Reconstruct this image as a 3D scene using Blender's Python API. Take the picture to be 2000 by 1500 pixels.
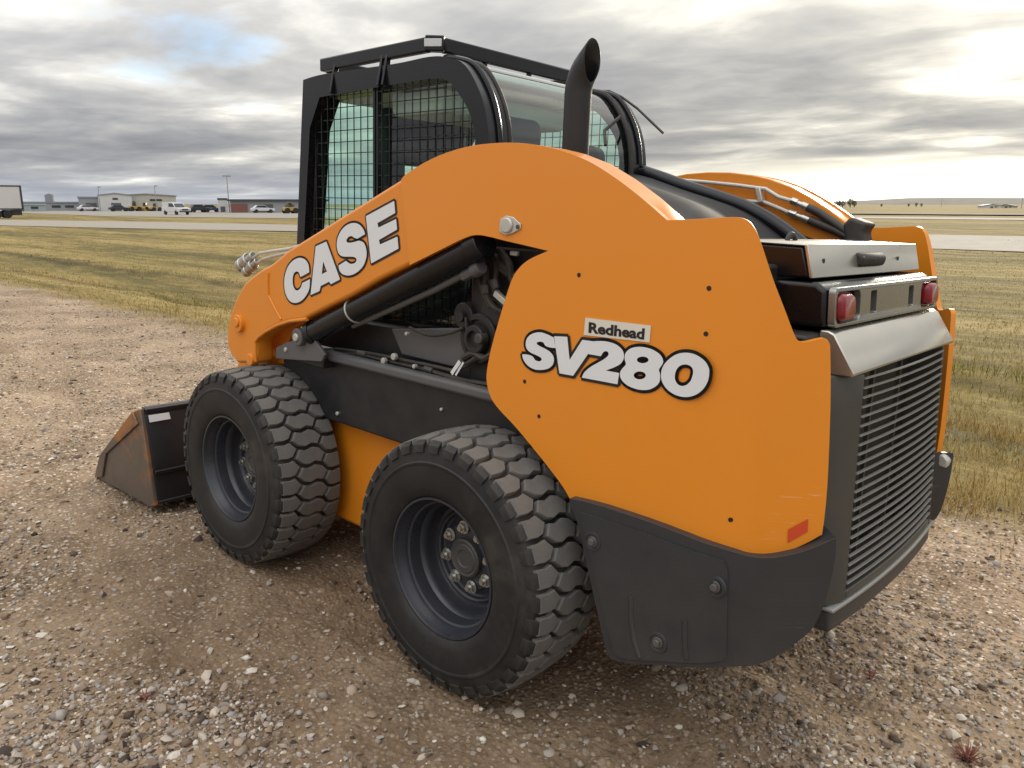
import bpy, bmesh, math, random
import numpy as np
from mathutils import Vector, Matrix, geometry
random.seed(7); RNG = np.random.default_rng(11)
S = bpy.context.scene
for o in list(bpy.data.objects): bpy.data.objects.remove(o)
COL = S.collection
# ---------------------------------------------------------------- camera (solved from the photograph)
# the loader stands on a lot that falls about 2 degrees towards the ditch: "machine frame" -> level world frame
TILT = Matrix(((0.9998676, -0.0002861, 0.0162681), (-0.0002861, 0.9993817, 0.0351589), (-0.0162681, -0.0351589, 0.9992493)))
MC = Vector((2.9911, -2.4080, 1.4968))                       # camera position in machine frame
MF = Vector((-0.65561, 0.72558, -0.20892)); MR = Vector((0.73638, 0.67562, 0.03576))
MF.normalize(); MU = MR.cross(MF).normalized(); MR = MF.cross(MU).normalized()
FPX = 1534.36
CW, FW, RW, UW = TILT @ MC, TILT @ MF, TILT @ MR, TILT @ MU
cam = bpy.data.cameras.new('camera'); camo = bpy.data.objects.new('camera', cam); COL.objects.link(camo)
m = Matrix.Identity(4)
for i in range(3): m[i][0], m[i][1], m[i][2], m[i][3] = RW[i], UW[i], -FW[i], CW[i]
camo.matrix_world = m
cam.sensor_fit = 'HORIZONTAL'; cam.sensor_width = 36; cam.lens = FPX / 2000 * 36
cam.clip_start = .05; cam.clip_end = 20000
S.camera = camo
# ---------------------------------------------------------------- world, sun, exposure
SUN_PX = 1890; SUN_EL = math.radians(14)
d = FW + RW * ((SUN_PX - 1000) / FPX); SUN_AZ = math.atan2(d.y, d.x)
SUND = Vector((math.cos(SUN_AZ) * math.cos(SUN_EL), math.sin(SUN_AZ) * math.cos(SUN_EL), math.sin(SUN_EL)))
W = bpy.data.worlds.new('World'); S.world = W; W.use_nodes = True
nt = W.node_tree; nt.nodes.clear()
class NT:
    def __init__(s, tree): s.t = tree
    def n(s, typ, ins=None, **kw):
        nd = s.t.nodes.new(typ)
        for k, v in kw.items(): setattr(nd, k, v)
        for k, v in (ins or {}).items():
            sk = nd.inputs[k]
            if isinstance(v, bpy.types.NodeSocket): s.t.links.new(v, sk)
            else: sk.default_value = v
        return nd
    def math(s, op, a, b=0.0, c=0.0, clamp=False):
        nd = s.n('ShaderNodeMath', {0: a, 1: b, 2: c}, operation=op); nd.use_clamp = clamp; return nd.outputs[0]
    def vmath(s, op, a, b=(0, 0, 0)):
        nd = s.n('ShaderNodeVectorMath', {0: a, 1: b}, operation=op)
        return nd.outputs['Value'] if op in ('DOT_PRODUCT', 'LENGTH') else nd.outputs[0]
    def noise(s, vec, scale, detail=4, rough=.55, dist=0.0, out='Fac'):
        nd = s.n('ShaderNodeTexNoise', {'Vector': vec, 'Scale': scale, 'Detail': detail, 'Roughness': rough, 'Distortion': dist}); return nd.outputs[out]
    def ramp(s, fac, stops, interp='LINEAR'):
        nd = s.n('ShaderNodeValToRGB', {'Fac': fac}); cr = nd.color_ramp; cr.interpolation = interp
        while len(cr.elements) < len(stops): cr.elements.new(.5)
        for e, (p, c) in zip(cr.elements, stops): e.position = p; e.color = (*c, 1) if len(c) == 3 else c
        return nd.outputs[0]
    def mix(s, fac, a, b, mode='MIX'):
        nd = s.n('ShaderNodeMix', data_type='RGBA', blend_type=mode)
        for sk, v in ((nd.inputs[0], fac), (nd.inputs[6], a), (nd.inputs[7], b)):
            if isinstance(v, bpy.types.NodeSocket): s.t.links.new(v, sk)
            else: sk.default_value = v if not isinstance(v, tuple) or len(v) == 4 else (*v, 1)
        return nd.outputs[2]
    def sep(s, v): return s.n('ShaderNodeSeparateXYZ', {0: v}).outputs
    def comb(s, x, y, z): return s.n('ShaderNodeCombineXYZ', {0: x, 1: y, 2: z}).outputs[0]
T = NT(nt)
sky = T.n('ShaderNodeTexSky', sky_type='NISHITA', sun_disc=False)
sky.sun_elevation = SUN_EL; sky.sun_rotation = math.pi / 2 - SUN_AZ; sky.altitude = 300
tc = T.n('ShaderNodeTexCoord').outputs['Generated']
sx, sy, sz = T.sep(tc)
zp = T.math('MAXIMUM', sz, 0.0)
den = T.math('ADD', zp, .085)
pl = T.comb(T.math('DIVIDE', sx, den), T.math('DIVIDE', sy, den), 0.0)
big = T.noise(pl, .42, 5, .55, .5)
fine = T.noise(T.vmath('MULTIPLY', pl, (1.0, 1.25, 1.0)), 1.0, 8, .54, .25)
cov = T.math('ADD', T.math('MULTIPLY', big, .5), T.math('MULTIPLY', fine, .53))
# warmth and brightness towards the veiled sun
sd = T.vmath('DOT_PRODUCT', tc, tuple(SUND))
glow = T.math('POWER', T.math('MAXIMUM', sd, 0.0), 55.0)
glow2 = T.math('POWER', T.math('MAXIMUM', sd, 0.0), 3.0)
cov2 = T.math('ADD', cov, T.math('MULTIPLY', glow, .15))
cloud = T.ramp(cov2, [(.38, (.225, .233, .257)), (.47, (.30, .306, .322)), (.545, (.405, .405, .405)), (.615, (.60, .592, .565)), (.70, (1.1, 1.06, .95))])
cloud = T.mix(T.math('MULTIPLY', glow2, .45), cloud, T.mix(1.0, cloud, (1.14, 1.06, .86), 'MULTIPLY'))
# unseen zenith brightened beyond CIE overcast to light the machine, and a bright band along the horizon under the deck near the sun
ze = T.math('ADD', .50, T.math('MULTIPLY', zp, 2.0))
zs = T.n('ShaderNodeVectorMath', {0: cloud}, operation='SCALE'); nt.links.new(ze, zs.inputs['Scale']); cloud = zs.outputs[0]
hb = T.math('POWER', T.math('SUBTRACT', 1.0, T.math('MINIMUM', T.math('MULTIPLY', zp, 17.0), 1.0)), 1.3)
hbw = T.math('MULTIPLY', hb, T.math('POWER', T.math('MAXIMUM', sd, 0.0), 16.0))
cloud = T.mix(T.math('MULTIPLY', hbw, 1.05, clamp=True), cloud, (1.5, 1.36, 1.0))
hbl = T.math('MULTIPLY', hb, .42)
cloud = T.mix(hbl, cloud, (.34, .375, .44))
cloud = T.mix(T.math('MULTIPLY', hbw, 1.3, clamp=True), cloud, (1.35, 1.24, .95))
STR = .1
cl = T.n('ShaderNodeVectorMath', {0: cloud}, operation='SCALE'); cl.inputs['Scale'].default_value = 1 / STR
# a break in the deck where clear sky shows
dh = FW + RW * ((395 - 1000) / FPX) - UW * ((86 - 750) / FPX); dh.normalize()
hx = T.vmath('SUBTRACT', tc, tuple(dh))
hx = T.vmath('MULTIPLY', hx, (1.0, 1.0, 2.6))
hole = T.math('SUBTRACT', .10, T.vmath('LENGTH', hx))
gap = T.math('ADD', T.math('MULTIPLY', hole, 7.5), T.math('MULTIPLY', T.math('SUBTRACT', fine, .51), 4.2))
gap = T.math('MULTIPLY', T.math('MAXIMUM', T.math('MINIMUM', gap, 1.0), 0.0), T.math('GREATER_THAN', hole, -.08))
skyc = T.mix(1.0, sky.outputs[0], (.62, .84, 1.12), 'MULTIPLY')
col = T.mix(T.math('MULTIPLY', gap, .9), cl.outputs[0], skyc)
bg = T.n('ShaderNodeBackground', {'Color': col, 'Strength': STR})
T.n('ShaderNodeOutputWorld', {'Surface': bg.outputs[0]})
sun = bpy.data.lights.new('sun', 'SUN'); suno = bpy.data.objects.new('sun', sun); COL.objects.link(suno)
sun.energy = 1.1; sun.angle = math.radians(12); sun.color = (1.0, .90, .74)
suno.rotation_euler = SUND.to_track_quat('Z', 'Y').to_euler(); suno.location = (0, 0, 20)
S.render.engine = 'CYCLES'
S.view_settings.view_transform = 'Standard'; S.view_settings.look = 'None'
S.view_settings.exposure = 1.0; S.view_settings.gamma = 1; S.view_settings.use_curve_mapping = False
S.cycles.max_bounces = 8; S.cycles.transparent_max_bounces = 16
# ---------------------------------------------------------------- pixel helpers
def ray(px, py): return MF + MR * ((px - 1000) / FPX) - MU * ((py - 750) / FPX)
def un(px, py, ax, val):
    dd = ray(px, py); return MC + dd * ((val - MC[ax]) / dd[ax])
def xz(px, py, y): v = un(px, py, 1, y); return (v.x, v.z)
def P3(px, py, y): v = un(px, py, 1, y); return (v.x, y, v.z)
def XZ(pts, y): return [xz(a, b, y) for a, b in pts]
def crop(pts, ox, oy, sc): return [(ox + p[0] / sc, oy + p[1] / sc, *p[2:]) for p in pts]
def wdir(px):
    v = FW + RW * ((px - 1000) / FPX) - UW * ((398 - 750) / FPX); v.z = 0; return v.normalized()
def smooth(pts, n=5, closed=True):
    """Catmull-Rom through points; a third item marks a sharp corner"""
    N = len(pts); out = []
    P = [Vector(p[:2]) for p in pts]; cr = [len(p) > 2 for p in pts]
    for i in range(N if closed else N - 1):
        a, b = P[i], P[(i + 1) % N]
        p0 = a if cr[i] or (not closed and i == 0) else P[i - 1]
        p3 = b if cr[(i + 1) % N] or (not closed and i == N - 2) else P[(i + 2) % N]
        straight = cr[i] and cr[(i + 1) % N]
        for k in range(1 if straight else n):
            t = k / (1 if straight else n)
            out.append(tuple(.5 * ((2 * a) + (b - p0) * t + (2 * p0 - 5 * a + 4 * b - p3) * t * t + (3 * a - p0 - 3 * b + p3) * t ** 3)))
    if not closed: out.append(tuple(P[-1]))
    return out
def sm3(pts, n=5):
    a = smooth([(p[0], p[1]) for p in pts], n, False); b = smooth([(i, p[2]) for i, p in enumerate(pts)], n, False); return [(p[0], p[1], q[1]) for p, q in zip(a, b)]
# ---------------------------------------------------------------- materials
def newmat(name):
    mt = bpy.data.materials.new(name); mt.use_nodes = True; t = mt.node_tree; t.nodes.clear()
    return mt, NT(t)
def mat(name, col, rough=.5, metal=0.0, var=.12, vs=9.0, bump=0.0, bs=120.0, dust=0.0, dcol=(.36, .28, .19), dz=None, coat=0.0, rv=.12, spec=.5, col2=None, c2s=4.0, c2t=.55):
    mt, t = newmat(name)
    oc = t.n('ShaderNodeTexCoord').outputs['Object']
    n1 = t.noise(oc, vs, 5, .6)
    c = t.mix(t.math('MULTIPLY', t.math('SUBTRACT', n1, .3), 2 * var, clamp=True), tuple(col), tuple(x * .55 for x in col))
    if col2: c = t.mix(t.ramp(t.noise(oc, c2s, 7, .65, .4), [(c2t - .06, (0, 0, 0)), (c2t + .06, (1, 1, 1))]), c, tuple(col2))
    rg = t.math('ADD', rough, t.math('MULTIPLY', t.math('SUBTRACT', t.noise(oc, vs * 2.3, 6, .65), .5), rv * 2))
    if dust:
        geo = t.n('ShaderNodeNewGeometry').outputs
        up = t.math('MAXIMUM', t.sep(geo['Normal'])[2], 0.0)
        f = t.math('MULTIPLY', t.math('ADD', t.math('MULTIPLY', up, .6), .35), t.ramp(t.noise(oc, 6.0, 8, .7), [(.35, (0, 0, 0)), (.7, (1, 1, 1))]))
        f = t.math('MULTIPLY', f, dust)
        if dz:   # splashed dirt that thins out upwards from the wheels
            zz = t.sep(oc)[2]; f = t.math('MULTIPLY', f, t.n('ShaderNodeMapRange', {0: zz, 1: dz[0], 2: dz[1], 3: 1.0, 4: .12}).outputs[0])
        c = t.mix(f, c, tuple(dcol)); rg = t.math('ADD', rg, t.math('MULTIPLY', f, .4), clamp=True)
    ins = {'Base Color': c, 'Roughness': rg, 'Metallic': metal, 'Coat Weight': coat, 'Coat Roughness': .12, 'Specular IOR Level': spec}
    if bump:
        b = t.n('ShaderNodeBump', {'Height': t.noise(oc, bs, 4, .6), 'Strength': bump, 'Distance': .004}); ins['Normal'] = b.outputs[0]
    p = t.n('ShaderNodeBsdfPrincipled', ins); t.n('ShaderNodeOutputMaterial', {'Surface': p.outputs[0]})
    return mt
def scratched(mt, amount=.32, x0=2.19, colr=(.85, .72, .5)):
    """fine pale rub marks on the rear corner"""
    t = NT(mt.node_tree); oc = t.n('ShaderNodeTexCoord').outputs['Object']
    p = [n for n in mt.node_tree.nodes if n.type == 'BSDF_PRINCIPLED'][0]
    v = t.n('ShaderNodeMapping', {'Vector': oc, 'Rotation': (0, math.radians(-9), 0), 'Scale': (8, 8, 110)}).outputs[0]
    s = t.ramp(t.noise(v, 1.0, 6, .6, 1.2), [(.61, (0, 0, 0)), (.67, (1, 1, 1))])
    x = t.n('ShaderNodeMapRange', {0: t.sep(oc)[0], 1: x0, 2: x0 + .07, 3: 0.0, 4: amount}).outputs[0]
    blot = t.ramp(t.noise(oc, 5.0, 3, .5), [(.48, (0, 0, 0)), (.58, (1, 1, 1))])
    f = t.math('MULTIPLY', t.math('MULTIPLY', s, x), blot)
    src = p.inputs['Base Color'].links[0].from_socket
    mt.node_tree.links.new(t.mix(f, src, colr), p.inputs['Base Color'])
MAT = {}
MAT['orange'] = mat('orange_paint', (.80, .262, .012), .36, 0, .05, 3.0, .05, 260, .07, (.45, .33, .2), None, .25, .08); scratched(MAT['orange'])
MAT['orange_arm'] = mat('orange_arm_paint', (.78, .252, .012), .42, 0, .07, 5.0, .06, 200, .12, (.42, .30, .17), None, .2)
MAT['black'] = mat('black_paint', (.005, .0055, .0075), .26, 0, .2, 6, .02, 200, .05, (.1, .09, .08), None, .15, .08, .35)
MAT['hood'] = mat('hood_black', (.010, .010, .011), .6, 0, .2, 8, .1, 150, .1, (.1, .09, .08), None, 0, .1, .25)
MAT['chassis'] = mat('chassis_black', (.009, .0095, .012), .48, 0, .25, 5, .1, 150, .35, (.16, .13, .10))
MAT['rail'] = mat('rail_grey', (.10, .10, .104), .42, 0, .25, 7, .1, 150, .35, (.22, .18, .14))
MAT['bumper'] = mat('bumper_grey', (.031, .0325, .036), .42, 0, .2, 4, .12, 240, .4, (.19, .155, .12), (.3, .75))
scratched(MAT['bumper'], .22, 1.95, (.17, .165, .155))
MAT['grille'] = mat('grille_grey', (.062, .061, .055), .38, .2, .15, 6, .06, 200, .25, (.2, .17, .13))
MAT['slat'] = mat('slat_grey', (.34, .34, .32), .34, .35, .15, 9, .05, 200, .3, (.22, .2, .14))
MAT['sky_sheen'] = mat('tailgate_sky_sheen', (.54, .52, .46), .25, .8, .3, 4, 0, 40, 0, (.4, .36, .25), None, 0, .05)  # dark plastic, lightened so the base colour carries the sky's reflection
MAT['lamp_grey'] = mat('lamp_panel_grey', (.30, .30, .28), .28, .7, .3, 4, 0, 40, 0, (.4, .36, .25), None, 0, .05)
MAT['steel'] = mat('bright_steel', (.55, .54, .5), .3, .9, .3, 30, .1, 200)
MAT['zinc'] = mat('dull_zinc', (.6, .58, .52), .45, .5, .3, 30, .1, 200)
MAT['bolt'] = mat('dull_bolt', (.16, .16, .155), .45, .6, .4, 60, .1, 200, .3)
MAT['rubber'] = mat('tyre_rubber', (.009, .0095, .011), .55, 0, .2, 6, .12, 160, .5, (.10, .085, .068), None, 0, .15, .4, (.036, .033, .029), 4.0, .57)
MAT['tread'] = mat('tread_rubber', (.125, .122, .117), .85, 0, .35, 14, .4, 130, .95, (.225, .20, .168))
MAT['rim'] = mat('rim_charcoal', (.042, .046, .058), .28, .3, .2, 7, .06, 200, .3, (.13, .11, .1))
MAT['hub'] = mat('hub_cast', (.075, .075, .078), .5, .4, .4, 40, .3, 120, .3)
MAT['white'] = mat('white_vinyl', (.74, .75, .76), .38, 0, .05, 12)
MAT['ink'] = mat('black_vinyl', (.012, .01, .01), .45, 0, 0.0)
MAT['red_lens'] = mat('red_lens', (.22, .004, .010), .25, 0, .1, 20, 0, 1, 0, (0, 0, 0), None, .2)
MAT['reflector'] = mat('amber_red_reflector', (.62, .07, .02), .35, 0, .1, 60)
MAT['hose'] = mat('hydraulic_hose', (.018, .016, .015), .55, 0, .2, 20, .15, 200, .3)
MAT['boot'] = mat('rubber_boot', (.014, .014, .015), .6, 0, .2, 20, .2, 150, .25)
MAT['bucket'] = mat('bucket_black', (.009, .009, .011), .38, 0, .2, 6, .12, 120, .12, (.13, .1, .075))
MAT['worn'] = mat('bucket_worn_steel', (.15, .12, .10), .45, .4, .4, 5, .25, 90, .3, (.24, .18, .13), None, 0, .2, .5, (.40, .17, .05), 3.5, .58)
MAT['seat'] = mat('seat_fabric', (.02, .02, .022), .85, 0, .2, 20)
MAT['liner'] = mat('cab_liner', (.62, .62, .58), .8, 0, .1, 9)
MAT['lamp_clear'] = mat('clear_lamp', (.6, .62, .62), .15, .3, .1, 60)
def glassmat(name, tint, rough=.02, refl=1.0):
    mt, t = newmat(name)
    bf = t.n('ShaderNodeNewGeometry').outputs['Backfacing']          # thin pane: same reflectance from either side
    fr = t.n('ShaderNodeFresnel', {'IOR': t.math('ADD', 1.5, t.math('MULTIPLY', bf, -.8333))}).outputs[0]
    tr = t.n('ShaderNodeBsdfTransparent', {'Color': (*tint, 1)}); gl = t.n('ShaderNodeBsdfGlossy', {'Color': (1, 1, 1, 1), 'Roughness': rough})
    mx = t.n('ShaderNodeMixShader', {0: t.math('MULTIPLY', fr, refl), 1: tr.outputs[0], 2: gl.outputs[0]})
    t.n('ShaderNodeOutputMaterial', {'Surface': mx.outputs[0]}); return mt
MAT['glass'] = glassmat('cab_glass', (.76, .95, .88), .03, 1.4)
# ---------------------------------------------------------------- mesh helpers
def link(name, me, material=None, parent=None, bevel=0.0, segs=2, sharp=32, smooth_=True):
    o = bpy.data.objects.new(name, me); COL.objects.link(o)
    if material is not None:
        me.materials.clear(); me.materials.append(MAT[material] if isinstance(material, str) else material)
    if parent: o.parent = parent
    if smooth_ and len(me.polygons):
        me.polygons.foreach_set('use_smooth', [True] * len(me.polygons)); me.set_sharp_from_angle(angle=math.radians(sharp))
    if bevel:
        b = o.modifiers.new('bevel', 'BEVEL'); b.width = bevel; b.segments = segs; b.limit_method = 'ANGLE'; b.angle_limit = math.radians(38); b.harden_normals = False
        if smooth_: me.set_sharp_from_angle(angle=math.radians(89))
    return o
class MB:
    def __init__(s): s.v = []; s.f = []
    def add(s, v, f):
        k = len(s.v); s.v += [tuple(p) for p in v]; s.f += [tuple(i + k for i in q) for q in f]; return s
    def box(s, a, b):
        (x0, y0, z0), (x1, y1, z1) = a, b
        return s.add([(x0, y0, z0), (x1, y0, z0), (x1, y1, z0), (x0, y1, z0), (x0, y0, z1), (x1, y0, z1), (x1, y1, z1), (x0, y1, z1)],
                     [(0, 3, 2, 1), (4, 5, 6, 7), (0, 1, 5, 4), (1, 2, 6, 5), (2, 3, 7, 6), (3, 0, 4, 7)])
    def bar(s, a, b, w, h, up=(0, 0, 1)):
        a, b = Vector(a), Vector(b); dd = (b - a).normalized(); sd_ = dd.cross(Vector(up))
        if sd_.length < 1e-4: sd_ = dd.cross(Vector((1, 0, 0)))
        sd_.normalize(); uu = sd_.cross(dd); sd_ *= w / 2; uu *= h / 2
        return s.add([a - sd_ - uu, a + sd_ - uu, a + sd_ + uu, a - sd_ + uu, b - sd_ - uu, b + sd_ - uu, b + sd_ + uu, b - sd_ + uu],
                     [(0, 1, 2, 3), (7, 6, 5, 4), (0, 4, 5, 1), (1, 5, 6, 2), (2, 6, 7, 3), (3, 7, 4, 0)])
    def tube(s, pts, r, n=12, caps=True, radii=None):
        P = [Vector(p) for p in pts]; k = len(s.v); N = len(P)
        ref = None
        for i, p in enumerate(P):
            dd = (P[min(i + 1, N - 1)] - P[max(i - 1, 0)]).normalized()
            if ref is None: ref = dd.orthogonal().normalized()
            ref = (ref - dd * ref.dot(dd)).normalized(); bi = dd.cross(ref); rr = radii[i] if radii else r
            for j in range(n):
                a = 2 * math.pi * j / n; s.v.append(tuple(p + (ref * math.cos(a) + bi * math.sin(a)) * rr))
        for i in range(N - 1):
            for j in range(n):
                a, b = k + i * n + j, k + i * n + (j + 1) % n; s.f.append((a, b, b + n, a + n))
        if caps: s.f.append(tuple(k + j for j in reversed(range(n)))); s.f.append(tuple(k + (N - 1) * n + j for j in range(n)))
        return s
    def cyl(s, a, b, r, n=24, r2=None): return s.tube([a, b], r, n, True, [r, r if r2 is None else r2])
    def lathe_y(s, prof, n=64, cx=0, cz=0):
        """prof: (y, r) pairs, turned about the y axis"""
        k = len(s.v); N = len(prof)
        for j in range(n):
            a = 2 * math.pi * j / n
            for (y, r) in prof: s.v.append((cx + r * math.cos(a), y, cz + r * math.sin(a)))
        for j in range(n):
            for i in range(N - 1):
                a = k + j * N + i; b = k + ((j + 1) % n) * N + i; s.f.append((a, b, b + 1, a + 1))
        return s
    def prism(s, pts, y0, y1):
        """polygon in x-z, extruded along y"""
        n = len(pts); A = sum(pts[i][0] * pts[(i + 1) % n][1] - pts[(i + 1) % n][0] * pts[i][1] for i in range(n))
        if A < 0: pts = pts[::-1]
        if y1 < y0: y0, y1 = y1, y0
        v = [(x, y0, z) for x, z in pts] + [(x, y1, z) for x, z in pts]
        f = [tuple(range(n)), tuple(range(2 * n - 1, n - 1, -1))] + [(i, i + n, (i + 1) % n + n, (i + 1) % n) for i in range(n)]
        return s.add(v, f)
    def ring(s, outer, hole, y0, y1):
        polys = [[Vector((x, z, 0)) for x, z in outer], [Vector((x, z, 0)) for x, z in hole]]
        tri = geometry.tessellate_polygon(polys); al = list(outer) + list(hole); n = len(al); no = len(outer)
        v = [(x, y0, z) for x, z in al] + [(x, y1, z) for x, z in al]
        f = [tuple(t) for t in tri] + [tuple(i + n for i in reversed(t)) for t in tri]
        for st, c in ((0, no), (no, n - no)):
            for i in range(c): a, b = st + i, st + (i + 1) % c; f.append((a, b, b + n, a + n))
        return s.add(v, f)
    def mesh(s, name, fix=True):
        me = bpy.data.meshes.new(name); me.from_pydata(s.v, [], s.f); me.validate()
        if fix:
            bm = bmesh.new(); bm.from_mesh(me); bmesh.ops.recalc_face_normals(bm, faces=bm.faces); bm.to_mesh(me); bm.free()
        return me
    def build(s, name, material, parent=None, bevel=0.0, segs=2, sharp=32, smooth_=True):
        return link(name, s.mesh(name), material, parent, bevel, segs, sharp, smooth_)
def tag(o, label=None, cat=None, group=None, kind=None):
    for k, v in (('label', label), ('category', cat), ('group', group), ('kind', kind)):
        if v: o[k] = v
    return o
def empty(name, loc=(0, 0, 0), rz=0, label=None, cat=None, group=None):
    o = bpy.data.objects.new(name, None); COL.objects.link(o); o.location = loc; o.rotation_euler = (0, 0, rz); o.empty_display_size = .2
    return tag(o, label, cat, group)
def mirror_y(b):
    c = MB(); c.v = [(x, -y, z) for x, y, z in b.v]; c.f = [tuple(reversed(f)) for f in b.f]; return c
def pair(b, name, material, parent, **kw):
    a = b.build(name, material, parent, **kw); c = mirror_y(b).build(name, material, parent, **kw); return a, c
# ================================================================ SETTING
def sstep(a, b, x):
    t = np.clip((x - a) / (b - a), 0, 1); return t * t * (3 - 2 * t)
_ph = RNG.uniform(0, 6.28, (40, 3)); _dr = RNG.uniform(0, 6.28, 40)
def wob(x, y, scale, k0, n=8):
    s = 0
    for i in range(n):
        a = _dr[k0 + i]; f = (1 + .35 * i) / scale; s = s + np.sin((x * np.cos(a) + y * np.sin(a)) * f * 6.28 + _ph[k0 + i, 0] + 1.7 * np.sin((x * np.sin(a) - y * np.cos(a)) * f * 2.1 + _ph[k0 + i, 1])) / (1 + .25 * i)
    return s / n ** .5
def height(x, y, micro=True):
    x = np.asarray(x, float); y = np.asarray(y, float)
    X = 8 * np.tanh(x / 8); Y = np.where(y < -3, -3 + 2.5 * np.tanh((y + 3) / 2.5), y)
    lot = -.01628 * X - .03519 * np.minimum(Y, 6)
    ys = y + .25 * wob(x, y * .3, 5.0, 0)
    far = np.interp(ys, [2.0, 3.4, 4.3, 4.55, 5.0, 5.9, 6.5, 6.75, 7.6, 9.5, 14], [-.10, -.17, -.24, -.34, -.37, -.35, -.33, -.26, -.23, -.24, -.25])
    far = far + .035 * wob(x, y, 9.0, 6) * sstep(7, 14, y) * (1 - sstep(60, 200, y))
    z = lot + (far - lot) * sstep(2.0, 4.2, y + .2 * wob(x, y, 2.5, 3))
    if micro:
        near = (1 - sstep(4, 9, np.hypot(x - .8, y + .8))); gm = 1 - sstep(1.8, 3.0, y)
        cl = 1 - .8 * (sstep(-1.05, -.8, y) * (1 - sstep(-.55, -.3, y)) * sstep(-.6, -.2, x) * (1 - sstep(1.6, 2.0, x)))
        z = z + gm * near * cl * (.010 * wob(x, y, .55, 10) + .0055 * wob(x, y, .17, 18)) + gm * .012 * wob(x, y, 2.2, 26)
        # lug prints pressed in between the wheels and in front of the rear tyre
        rut = sstep(-.93, -.86, y) * (1 - sstep(-.58, -.50, y)) * (sstep(.30, .42, x) * (1 - sstep(.95, 1.1, x)) + sstep(1.72, 1.85, x) * (1 - sstep(2.6, 3.0, x)))
        z = z + rut * (.011 * np.clip(2 * np.sin(x * 83 + 22 * np.abs(y + .71)), -1, 1) - .008)
    return z
def hz(x, y): return float(height(np.array([x]), np.array([y]), False)[0])
def axis(lo, hi, step, far, g):
    c = list(np.arange(lo, hi + 1e-6, step)); a = [lo]; s = step
    while a[-1] > -far: s *= g; a.append(a[-1] - s)
    b = [hi]; s = step
    while b[-1] < far: s *= g; b.append(b[-1] + s)
    return np.array(a[:0:-1] + c + b[1:])
def gridmesh(name, xs, ys, zf):
    Xg, Yg = np.meshgrid(xs, ys); Zg = zf(Xg, Yg); nx, ny = len(xs), len(ys)
    co = np.stack([Xg, Yg, Zg], -1).reshape(-1, 3)
    i = np.arange(nx - 1)[None, :] + nx * np.arange(ny - 1)[:, None]; i = i.ravel()
    return npmesh(name, co, np.stack([i, i + 1, i + nx + 1, i + nx], 1))
def npmesh(name, co, faces):
    me = bpy.data.meshes.new(name); k = faces.shape[1]
    me.vertices.add(len(co)); me.vertices.foreach_set('co', np.ascontiguousarray(co, dtype=np.float32).ravel())
    me.loops.add(faces.size); me.loops.foreach_set('vertex_index', faces.astype(np.int32).ravel())
    me.polygons.add(len(faces)); me.polygons.foreach_set('loop_start', (np.arange(len(faces)) * k).astype(np.int32))
    me.update(calc_edges=True); return me
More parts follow.
